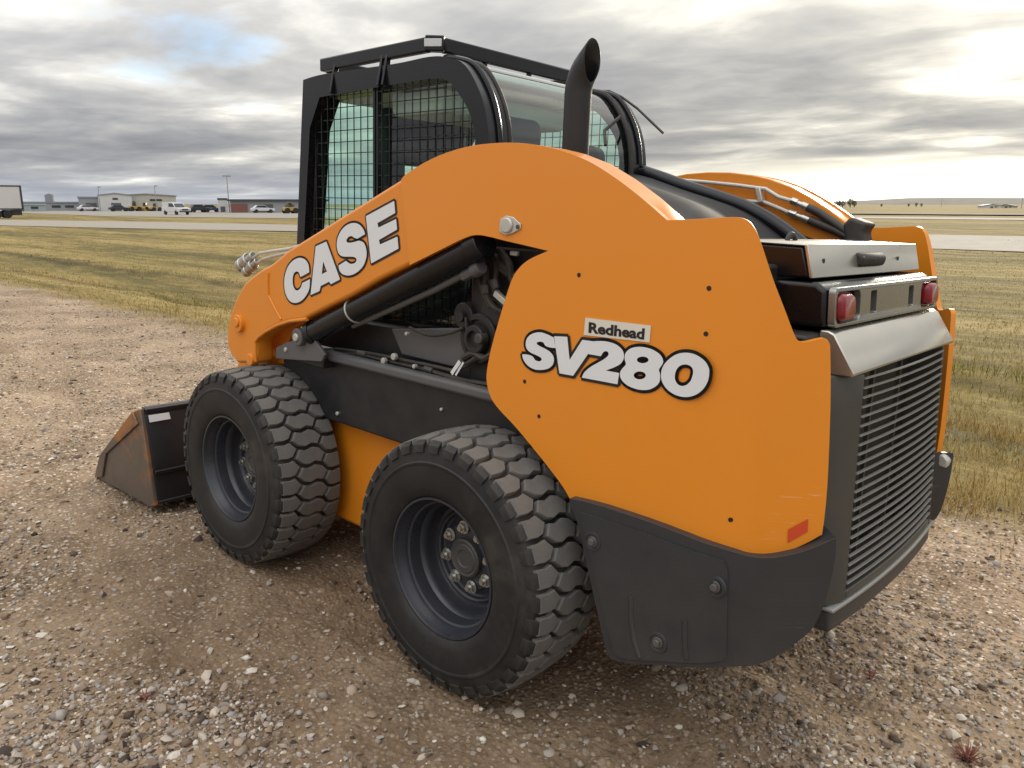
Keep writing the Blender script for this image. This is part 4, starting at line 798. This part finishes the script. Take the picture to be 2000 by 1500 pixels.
# dealer sticker
q4 = d_([(682, 97), (1293, 172), (1278, 328), (667, 258)]); SY = -.7106
MB().add([P3(a, b, SY) for a, b in q4] + [P3(a, b, SY + .0022) for a, b in q4], [(0, 1, 2, 3), (0, 4, 5, 1), (1, 5, 6, 2), (2, 6, 7, 3), (3, 7, 4, 0)]).build('dealer_sticker', mat('sticker_cream', (.72, .68, .58), .45, 0, .05), L, 0, 2, 32, False)
tcv = bpy.data.curves.new('txt', 'FONT'); tcv.body = 'Redhead'; tcv.offset = .04; tcv.resolution_u = 3; tob = bpy.data.objects.new('txt', tcv); COL.objects.link(tob)
dg = bpy.context.evaluated_depsgraph_get(); dg.update(); tme = tob.evaluated_get(dg).to_mesh()
tv = [v.co.copy() for v in tme.vertices]; tf = [tuple(p.vertices) for p in tme.polygons]; bpy.data.objects.remove(tob)
x0, x1 = min(v.x for v in tv), max(v.x for v in tv); z0, z1 = min(v.y for v in tv), max(v.y for v in tv)
t4 = d_([(714, 138), (1236, 198), (1228, 304), (710, 240)])
def bil(u, v):
    a = Vector(t4[3]).lerp(Vector(t4[2]), u); b = Vector(t4[0]).lerp(Vector(t4[1]), u); return a.lerp(b, v)
MB().add([P3(*bil((v.x - x0) / (x1 - x0), (v.y - z0) / (z1 - z0)), SY - .0008) for v in tv], tf).build('sticker_text', 'ink', L, 0, 2, 32, False)
# ---------------- cab
HW = .47
fo = smooth([(*xz(a, b, -HW), *c) for a, b, *c in [(592, 156, 1), (636, 144), (768, 125), (837, 111), (874, 112), (908, 127), (937, 179), (951, 233), (956, 285, 1)]], 5, False)
outer = fo + [(1.115, 1.30), (1.10, 1.02), (-.10, 1.02), (*xz(580, 470, -HW),)]
fi = smooth([(*xz(a, b, -HW), *c) for a, b, *c in [(624, 190, 1), (722, 173), (810, 158), (848, 153), (874, 158), (900, 189), (920, 229), (928, 274, 1)]], 4, False)
hole = fi + [(1.035, 1.30), (1.0, 1.16), (.93, 1.09), (.12, 1.075), (.03, 1.10), xz(594, 462, -HW), xz(599, 365, -HW), xz(605, 250, -HW)]
fr = MB().ring(outer, hole, -HW, -HW + .10); cabf = pair(fr, 'cab_side_frame', 'black', L, bevel=.008, segs=3)
# wire guard and pane in each side opening
def inside_spans(poly, axis_, val):
    out = []; n = len(poly)
    for i in range(n):
        a, b = poly[i], poly[(i + 1) % n]; o_ = 1 - axis_
        if (a[axis_] - val) * (b[axis_] - val) < 0: out.append(a[o_] + (b[o_] - a[o_]) * (val - a[axis_]) / (b[axis_] - a[axis_]))
    out.sort(); return list(zip(out[::2], out[1::2]))
gd = MB(); y_ = -HW + .018
for x in np.arange(-.06, 1.12, .044):
    for a, b in inside_spans(hole, 0, x): gd.bar((x, y_, a), (x, y_, b), .0031, .0031, (1, 0, 0))
for z in np.arange(1.06, 1.98, .044):
    for a, b in inside_spans(hole, 1, z): gd.bar((a, y_ + .005, z), (b, y_ + .005, z), .0031, .0031)
pair(gd, 'window_guard', 'black', L, smooth_=False)
pair(MB().bar((.468, -HW + .03, 1.07), (.468, -HW + .03, 1.95), .03, .02, (0, 1, 0)), 'window_mullion', 'black', L)
hp = [(x * .995, z) for x, z in hole]
pair(MB().add([(x, -HW + .055, z) for x, z in hp], [tuple(range(len(hp)))]), 'side_window', 'glass', L, smooth_=False)
# roof, front frame, rear glass
MB().prism([(.03, 1.965), (.86, 1.985), (.86, 2.012), (.03, 2.004)], -HW + .09, HW - .09).build('roof', 'black', L, .008)
MB().prism([(.06, 1.945), (.84, 1.962), (.84, 1.963), (.06, 1.946)], -HW + .1, HW - .1).build('roof_liner', 'liner', L, 0)
MB().bar((.045, -HW + .02, 1.985), (.045, HW - .02, 1.985), .09, .07).build('front_header', 'black', L, .01)
for s in (-1, 1): MB().bar((-.055, s * (HW - .06), 1.05), (.03, s * (HW - .06), 1.98), .05, .08).build('front_post', 'black', L, .008)
MB().add([(-.045, -HW + .1, 1.1), (-.045, HW - .1, 1.1), (.03, HW - .1, 1.95), (.03, -HW + .1, 1.95)], [(0, 1, 2, 3)]).build('front_window', 'glass', L, 0, 2, 32, False)
gx = [p for p in fo if p[0] > .84] + [(1.115, 1.30)]
gl = MB(); NY = 9; gy = np.linspace(-HW + .095, HW - .095, NY)
for (x, z) in gx:
    for y in gy: gl.v.append((x - .014, y, z - .006))
for i in range(len(gx) - 1):
    for j in range(NY - 1): a = i * NY + j; gl.f.append((a, a + 1, a + NY + 1, a + NY))
gl.build('rear_window', 'glass', L, 0, 2, 60)
for s in (-1, 1):
    e1 = s * (HW - .105); MB().tube([(x - .004, e1, z) for x, z in gx], .011, 8).build('window_seal', 'boot', L)
    MB().tube([(x + .004, s * (HW - .05), z + .003) for x, z in [p for p in fo if p[0] > .80]], .010, 8).build('hoop_bead', 'black', L)
MB().bar((.85, -HW + .1, 2.0), (.85, HW - .1, 2.0), .06, .045).build('rear_header', 'liner', L, .01)
MB().prism([(1.05, 1.02), (1.115, 1.02), (1.115, 1.45), (1.05, 1.45)], -HW + .1, HW - .1).build('rear_bulkhead', 'chassis', L, .008)
# seat and controls
st = MB().prism(smooth([(.28, 1.16), (.32, 1.08), (.74, 1.08), (.78, 1.16), (.74, 1.24), (.32, 1.24)], 3), -.25, .25); seat = st.build('seat', 'seat', L, .03, 3)
MB().prism(smooth([(.64, 1.20), (.71, 1.20), (.82, 1.62), (.79, 1.69), (.73, 1.67), (.66, 1.4)], 3), -.23, .23).build('backrest', 'seat', seat, .03, 3)
MB().prism(smooth([(.73, 1.70), (.79, 1.70), (.815, 1.83), (.78, 1.88), (.735, 1.85)], 3), -.13, .13).build('headrest', 'seat', seat, .025, 3)
for s in (-1, 1):
    MB().box((.30, s * .36 - .05, 1.07), (.85, s * .36 + .05, 1.30)).build('armrest_console', 'seat', seat, .02); MB().tube([(.34, s * .33, 1.30), (.33, s * .33, 1.42), (.30, s * .32, 1.50)], .022, 10).build('joystick', 'seat', seat)
MB().box((.05, -.10, 1.06), (.11, .0, 1.95)).build('door_centre_frame', 'seat', L, .01)
MB().prism([(.05, 1.70), (.14, 1.74), (.14, 1.95), (.05, 1.95)], .0, .36).build('instrument_panel', 'seat', L, .02)
MB().prism([(.03, 1.06), (.16, 1.06), (.12, 1.56), (.03, 1.60)], .002, .36).build('control_panel', 'seat', L, .02)
MB().box((.45, -.36, 1.86), (.75, .36, 1.945)).build('overhead_console', 'liner', L, .02)
MB().lathe_y([(-.02, .001), (-.02, .05), (.02, .05), (.02, .001)], 20, 1.02, 1.70).build('work_lamp', 'seat', L)
L.children[-1].location = (0, .2, .03)
# roof rack with lamp
RZ = 2.085; ry = -.45
ra, rb_, = Vector(P3(630, 128, ry)), Vector(P3(850, 85, ry)); rx0, rx1 = ra.x, rb_.x; rz = rb_.z; rz0 = ra.z
def rzz(x): return rz0 + (rz - rz0) * (x - rx0) / (rx1 - rx0)
for s in (-1, 1): MB().bar((rx0, s * .45, rz0), (rx1 - .03, s * .45, rzz(rx1 - .03)), .03, .05).build('rack_bar', 'black', L, .006)
MB().bar((rx1, -.45 + .035, rz), (rx1, .45 - .035, rz), .03, .05).build('rack_bar', 'black', L, .006)
MB().bar((rx0, -.43, rz0), (rx0, .43, rz0), .03, .05).build('rack_bar', 'black', L, .006)
for s in (-1, 1):
    MB().bar((rx1 - .045, s * .452, rz + .004), (rx1 + .012, s * .415, rz + .002), .04, .052).build('lamp_housing', 'black', L, .004)
    v0 = Vector((rx1 - .035, s * .470, rz + .004)); v1 = Vector((rx1 + .018, s * .436, rz + .004)); MB().bar(v0, v1, .004, .026).build('led_lamp', 'lamp_clear', L, .001)
    for x in (rx0 + .10, rx0 + .40, rx1 - .25):
        MB().bar((x, s * .455, rzz(x) - .01), (x, s * .476, rzz(x) - .12), .022, .012, (1, 0, 0)).build('rack_bracket', 'black', L, .002)
for y in (-.2, .05, .3): MB().bar((rx1, y, rz - .02), (rx1 - .02, y, 2.0), .012, .02, (1, 0, 0)).build('rack_bracket', 'black', L, .002)
# antenna wire and wiper at the far hoop
MB().tube([P3(a, b, HW - .02) for a, b in ((1172, 178), (1190, 178), (1215, 190), (1245, 212), (1272, 238), (1295, 260))], .0055, 6).build('antenna_wire', 'hose', L)
MB().tube([(1.075, .30, 1.90), (1.06, .22, 1.84), (1.09, .19, 1.78)], .007, 6).build('wiper_arm', 'hose', L)
# ---------------- exhaust stack: a bent pipe cut off upright
EY = -.45
eO = Vector(P3(1157, 115, EY)); eB = Vector(P3(1124, 285, EY)); r_e = .041; n_e = 32; RB = .115; c45 = math.cos(math.radians(45))
dx_ = eO.x - eB.x - RB * (1 - c45); zb = eO.z - dx_ - RB * c45
P = [Vector((eB.x, EY, 1.38)), Vector((eB.x, EY, zb - .15)), Vector((eB.x, EY, zb))]
P += [Vector((eB.x + RB * (1 - math.cos(a)), EY, zb + RB * math.sin(a))) for a in np.linspace(0, math.pi / 4, 7)[1:]]
P += [P[-1] + Vector((c45, 0, c45)) * .22]
me_ = MB().tube(P, r_e, n_e, False).mesh('exhaust_stack'); bm = bmesh.new(); bm.from_mesh(me_)
bmesh.ops.bisect_plane(bm, geom=bm.verts[:] + bm.edges[:] + bm.faces[:], plane_co=eO, plane_no=(1, 0, 0), clear_outer=True); bm.to_mesh(me_); bm.free()
exo = link('exhaust_stack', me_, mat('exhaust_black', (.018, .018, .019), .5, .1, .25, 12, .15, 120), L, 0, 2, 40)
sol = exo.modifiers.new('wall', 'SOLIDIFY'); sol.thickness = .003; sol.offset = -1
# ---------------- engine hood between the arms
hd = MB(); hxs = np.linspace(1.12, 2.02, 16); hys = np.linspace(-.55, .55, 23)
hl_ = [P3(a, b, .42) for a, b in ((1262, 334), (1285, 342), (1340, 362), (1400, 381), (1450, 398), (1490, 420), (1530, 448), (1562, 474))]
def hoodz(x): return np.interp(x, [p[0] for p in hl_], [p[2] for p in hl_])
for x in hxs:
    for y in hys: hd.v.append((x, y, hoodz(x) - .14 * abs(y / .55) ** 7 - .012 * (1 - math.cos(y * 14)) * (abs(y) < .44)))
for i in range(len(hxs) - 1):
    for j in range(len(hys) - 1): a = i * 23 + j; hd.f.append((a, a + 1, a + 24, a + 23))
hd.build('engine_hood', 'hood', L, 0, 2, 60)
MB().box((1.10, -.54, .85), (2.12, .54, 1.40)).build('engine_bay', 'chassis', L, .01)
def tubepx(pts, r, name, material, n=12): return MB().tube([tuple(v) for v in pts], r, n).build(name, material, L)
tubepx(sm3([P3(1236, 331, .44), P3(1285, 347, .44), P3(1340, 367, .44), P3(1400, 386, .44), P3(1450, 404, .43), P3(1490, 424, .42), P3(1530, 450, .41), P3(1570, 482, .40)]), .03, 'hydraulic_pipe', 'black', 18)
# steel lines and hoses along the inside of the far arm
AYI = .562
l1 = [(1297, 338), (1305, 344), (1318, 351), (1380, 356), (1440, 362), (1477, 367), (1495, 369), (1508, 377), (1521, 385), (1546, 392)]
l2 = [(1300, 352), (1380, 372), (1430, 386), (1458, 393), (1493, 395), (1515, 404), (1541, 415)]
for ln, h2 in ((l1, [(1546, 392), (1580, 406)]), (l2, [(1541, 415), (1583, 431)])):
    tubepx([P3(a, b, AYI) for a, b in ln], .008, 'steel_line', 'zinc', 10)
    a, b = Vector(P3(*h2[0], AYI)), Vector(P3(*h2[1], AYI)); e = b - a
    MB().cyl(a, a + e * .35, .015, 6).cyl(a + e * .35, a + e * .6, .011, 12).cyl(a + e * .6, b, .014, 12).build('hose_coupling', 'steel', L, .001)
tubepx([P3(a, b, AYI) for a, b in ((1578, 405), (1600, 416), (1630, 436), (1656, 455))], .0155, 'hydraulic_hose', 'hose', 12)
tubepx([P3(a, b, AYI) for a, b in ((1581, 430), (1605, 440), (1630, 450), (1654, 462))], .0155, 'hydraulic_hose', 'hose', 12)
MB().bar(P3(1482, 366, AYI), P3(1488, 396, AYI), .03, .02).build('line_clamp', 'zinc', L, .004)
MB().prism(XZ([(1656, 440), (1671, 424), (1707, 437), (1695, 452), (1700, 478), (1655, 478), (1660, 460)], .50), .44, .54).build('rubber_boot', 'boot', L, .012, 3)
# ---------------- tailgate, lamps, grille
HWd = .444
MB().prism([(1.96, 1.36), (2.203, 1.372), (2.180, 1.448), (1.96, 1.452)], -HWd + .003, HWd - .003).build('tailgate_box', 'black', L, .006)
sil = MB().prism([(2.2045, 1.371), (2.2145, 1.371), (2.193, 1.4545), (1.97, 1.4585), (1.97, 1.4535), (2.1835, 1.4495)], -HWd, HWd); sil.build('tailgate_panel', 'sky_sheen', L, .0035)
hyc = un(1700, 506, 0, 2.212)
MB().prism([(2.190, hyc.z - .022), (2.218, hyc.z - .020), (2.224, hyc.z + .004), (2.211, hyc.z + .018), (2.190, hyc.z + .018)], hyc.y - .085, hyc.y + .11).build('latch_handle', 'boot', L, .008, 3)
for (px, py) in ((1613, 510), (1757, 505)):
    v = un(px, py, 0, 2.21); xf = 2.2145 - .0215 * (v.z - 1.371) / .0835; MB().cyl((xf - .01, v.y, v.z), (xf + .002, v.y, v.z), .0065, 12).build('panel_screw', 'ink', L)
v = un(1545, 472, 0, 2.03); MB().tube([(2.03, v.y + .03 * math.cos(t), 1.447 + .028 * math.sin(t)) for t in np.linspace(0, math.pi, 11)], .0075, 8).build('lifting_eye', 'boot', L)
# lamp housing
MB().prism([(1.98, 1.245), (2.262, 1.252), (2.255, 1.345), (2.228, 1.362), (1.98, 1.362)], -HWd - .006, HWd + .006).build('lamp_housing_body', 'black', L, .012, 3)
def rback(z): return np.interp(z, [1.25, 1.36], [2.2640, 2.2560])
fp = MB()
def rr(cy, cz, w, h, r=.015, n=4):
    out = []
    for (sx_, sz_, a0) in ((1, 1, 0), (-1, 1, 90), (-1, -1, 180), (1, -1, 270)):
        for k in range(n + 1): a = math.radians(a0 + 90 * k / n); out.append((cy + sx_ * (w / 2 - r) + r * math.cos(a), cz + sz_ * (h / 2 - r) + r * math.sin(a)))
    return out
outerl = rr(0, 1.303, 2 * HWd, .098, .014); loops = [outerl] + [rr(s * .350, 1.302, .168, .080, .02) for s in (-1, 1)] + [rr(s * .165, 1.304, .05, .062, .006) for s in (-1, 1)]
tri = geometry.tessellate_polygon([[Vector((a, b, 0)) for a, b in lp] for lp in loops]); al = [p for lp in loops for p in lp]; n = len(al)
fp.add([(rback(b) + .018, a, b) for a, b in al] + [(rback(b) + .001, a, b) for a, b in al], [tuple(t) for t in tri]); k = 0
for lp in loops:
    fp.f += [(k + i, k + (i + 1) % len(lp), k + (i + 1) % len(lp) + n, k + i + n) for i in range(len(lp))]; k += len(lp)
fp.build('lamp_panel', 'lamp_grey', L, .002)
for s in (-1, 1):
    q = rr(s * .374, 1.302, .094, .068, .022, 5); nn = len(q); b = MB()
    b.add([(rback(z) + .002, y, z) for y, z in q] + [(rback(z) + .020, y, z) for y, z in q] + [(rback(z) + .030, s * .374 + (y - s * .374) * .82, 1.302 + (z - 1.302) * .8) for y, z in q], [tuple(range(2 * nn, 3 * nn))] + [(i + m_ * nn, (i + 1) % nn + m_ * nn, (i + 1) % nn + (m_ + 1) * nn, i + (m_ + 1) * nn) for i in range(nn) for m_ in (0, 1)])
    b.build('tail_lamp', 'red_lens', L, 0, 2, 50)
# bright visor under the lamps
MB().prism([(2.25, 1.247), (2.272, 1.247), (2.288, 1.240), (2.348, 1.148), (2.340, 1.140), (2.25, 1.140)], -.452, .452).build('visor_panel', 'sky_sheen', L, .004)
MB().box((1.95, -.53, .40), (2.25, .53, 1.238)).build('radiator_housing', 'chassis', L, .008)
# grille surround and slats on a gently bowed rear face
def xr(y, z): return np.interp(z, [.40, .571, 1.139, 1.25], [2.384, 2.374, 2.343, 2.337]) - .014 * (abs(y) / .365) ** 2 + .014
def bowed(y0, y1, z0, z1, ox, t, n=14):
    b = MB(); ysn = np.linspace(y0, y1, n); v = []
    for y in ysn:
        for (z, dx) in ((z0, ox), (z1, ox), (z1, ox - t), (z0, ox - t)): v.append((float(xr(y, z)) + dx, y, z))
    f = [(4 * i + a, 4 * i + (a + 1) % 4, 4 * i + 4 + (a + 1) % 4, 4 * i + 4 + a) for i in range(n - 1) for a in range(4)] + [(0, 3, 2, 1), (4 * n - 4, 4 * n - 3, 4 * n - 2, 4 * n - 1)]
    return b.add(v, f)
for s in (-1, 1):
    b = MB(); col_ = []
    for z in np.linspace(.5345, 1.139, 8):
        w1 = np.interp(z, [.44, .571, 1.139], [.395, .378, .360]); w2 = np.interp(z, [.44, .75, 1.139], [.47, .505, .475])
        xe = float(xr(w1, z)); b.v += [(xe, s * w1, z), (xe - .022, s * (w1 + .07), z), (xe - .075, s * w2 + s * .02, z), (xe - .16, s * w2 + s * .02, z), (xe - .16, s * w1, z)]
    for i in range(7):
        for a in range(5): b.f.append((5 * i + a, 5 * i + (a + 1) % 5, 5 * i + 5 + (a + 1) % 5, 5 * i + 5 + a))
    b.f += [(0, 1, 2, 3, 4), (39, 38, 37, 36, 35)]
    b.build('grille_column', 'grille', L, .006)
NS = 23
for i in range(NS):
    z = .580 + (1.126 - .580) * i / (NS - 1); w = np.interp(z, [.571, 1.139], [.376, .358]); b = MB(); n = 13; v = []
    for y in np.linspace(-w, w, n):
        x = float(xr(y, z)); v += [(x, y, z - .0017), (x, y, z + .0017), (x - .008, y, z + .0017), (x - .008, y, z - .0015)]
    b.add(v, [(4 * k + a, 4 * k + (a + 1) % 4, 4 * k + 4 + (a + 1) % 4, 4 * k + 4 + a) for k in range(n - 1) for a in range(4)] + [(0, 3, 2, 1), (4 * n - 4, 4 * n - 3, 4 * n - 2, 4 * n - 1)])
    b.build('grille_slat', 'slat', L, 0, 2, 30)
for y in (-.12, .12): MB().bar((2.30, y, .56), (2.285, y, 1.13), .012, .01, (0, 1, 0)).build('slat_stay', 'grille', L)
bowed(-.376, .376, .538, .560, -.002, .10).build('grille_bottom', 'grille', L, .004)
bowed(-.455, .455, .522, .532, .002, .14).build('rear_lip', 'slat', L, .003)
bowed(-.45, .45, .462, .520, -.010, .10).build('rear_skirt', 'bumper', L, .006)
# ---------------- rear bumper (counterweight) round each corner with a bolted side cover
bump = [(1113, 973, 1), (1180, 990), (1300, 1031), (1420, 1074), (1460, 1086), (1500, 1090), (1540, 1084), (1580, 1073), (1634, 1050, 1), (1632, 1085), (1624, 1130), (1610, 1180), (1588, 1226), (1560, 1252), (1510, 1286), (1470, 1300), (1420, 1303), (1300, 1300), (1240, 1297), (1195, 1287), (1180, 1255), (1152, 1130), (1127, 1020), (1113, 985)]
sheet('bumper', bump, .026, .09, 'bumper', .011, 3)
cover = [(1133, 1001, 1), (1260, 1043), (1398, 1091), (1414, 1101), (1421, 1118), (1420, 1200), (1418, 1284, 1), (1400, 1293), (1300, 1292), (1240, 1289), (1203, 1280), (1192, 1250), (1160, 1120), (1136, 1020)]
sheet('bumper_cover', cover, .0325, .012, 'bumper', .004, 3)
PB = Prof(.0325)
def boss(px, py):
    q, z = PB.hit(px, py); c = Vector(PB.at(q, z)); MB().lathe_y([(c.y + .004, .030), (c.y - .002, .028), (c.y - .0025, .022), (c.y + .003, .018), (c.y + .003, .001)], 28, c.x, c.z).build('bolt_recess', 'bumper', L, 0)
    MB().cyl((c.x, c.y + .002, c.z), (c.x, c.y - .010, c.z), .0105, 6).lathe_y([(c.y + .0025, .015), (c.y - .0015, .015), (c.y - .0015, .001)], 20, c.x, c.z).build('cover_bolt', 'bolt', L, .001)
for p_ in ((1157, 1058), (1396, 1146), (1284, 1255)): boss(*p_)
for pts in ([(1232, 1166), (1232, 1210), (1238, 1250), (1248, 1284)], [(1337, 1210), (1337, 1250), (1340, 1286)]):
    t3 = []
    for a, b in pts: q, z = PB.hit(a, b); t3.append(PB.at(q, z, .003))
    MB().tube(t3, .0085, 10).build('cover_rib', 'bumper', L)
# worn pale corner on the far bumper end
wc = MB().prism([(2.33, .712), (2.374, .708), (2.38, .735), (2.362, .756), (2.335, .752)], .495, .545); wc.build('worn_bumper_corner', 'zinc', L, .008)
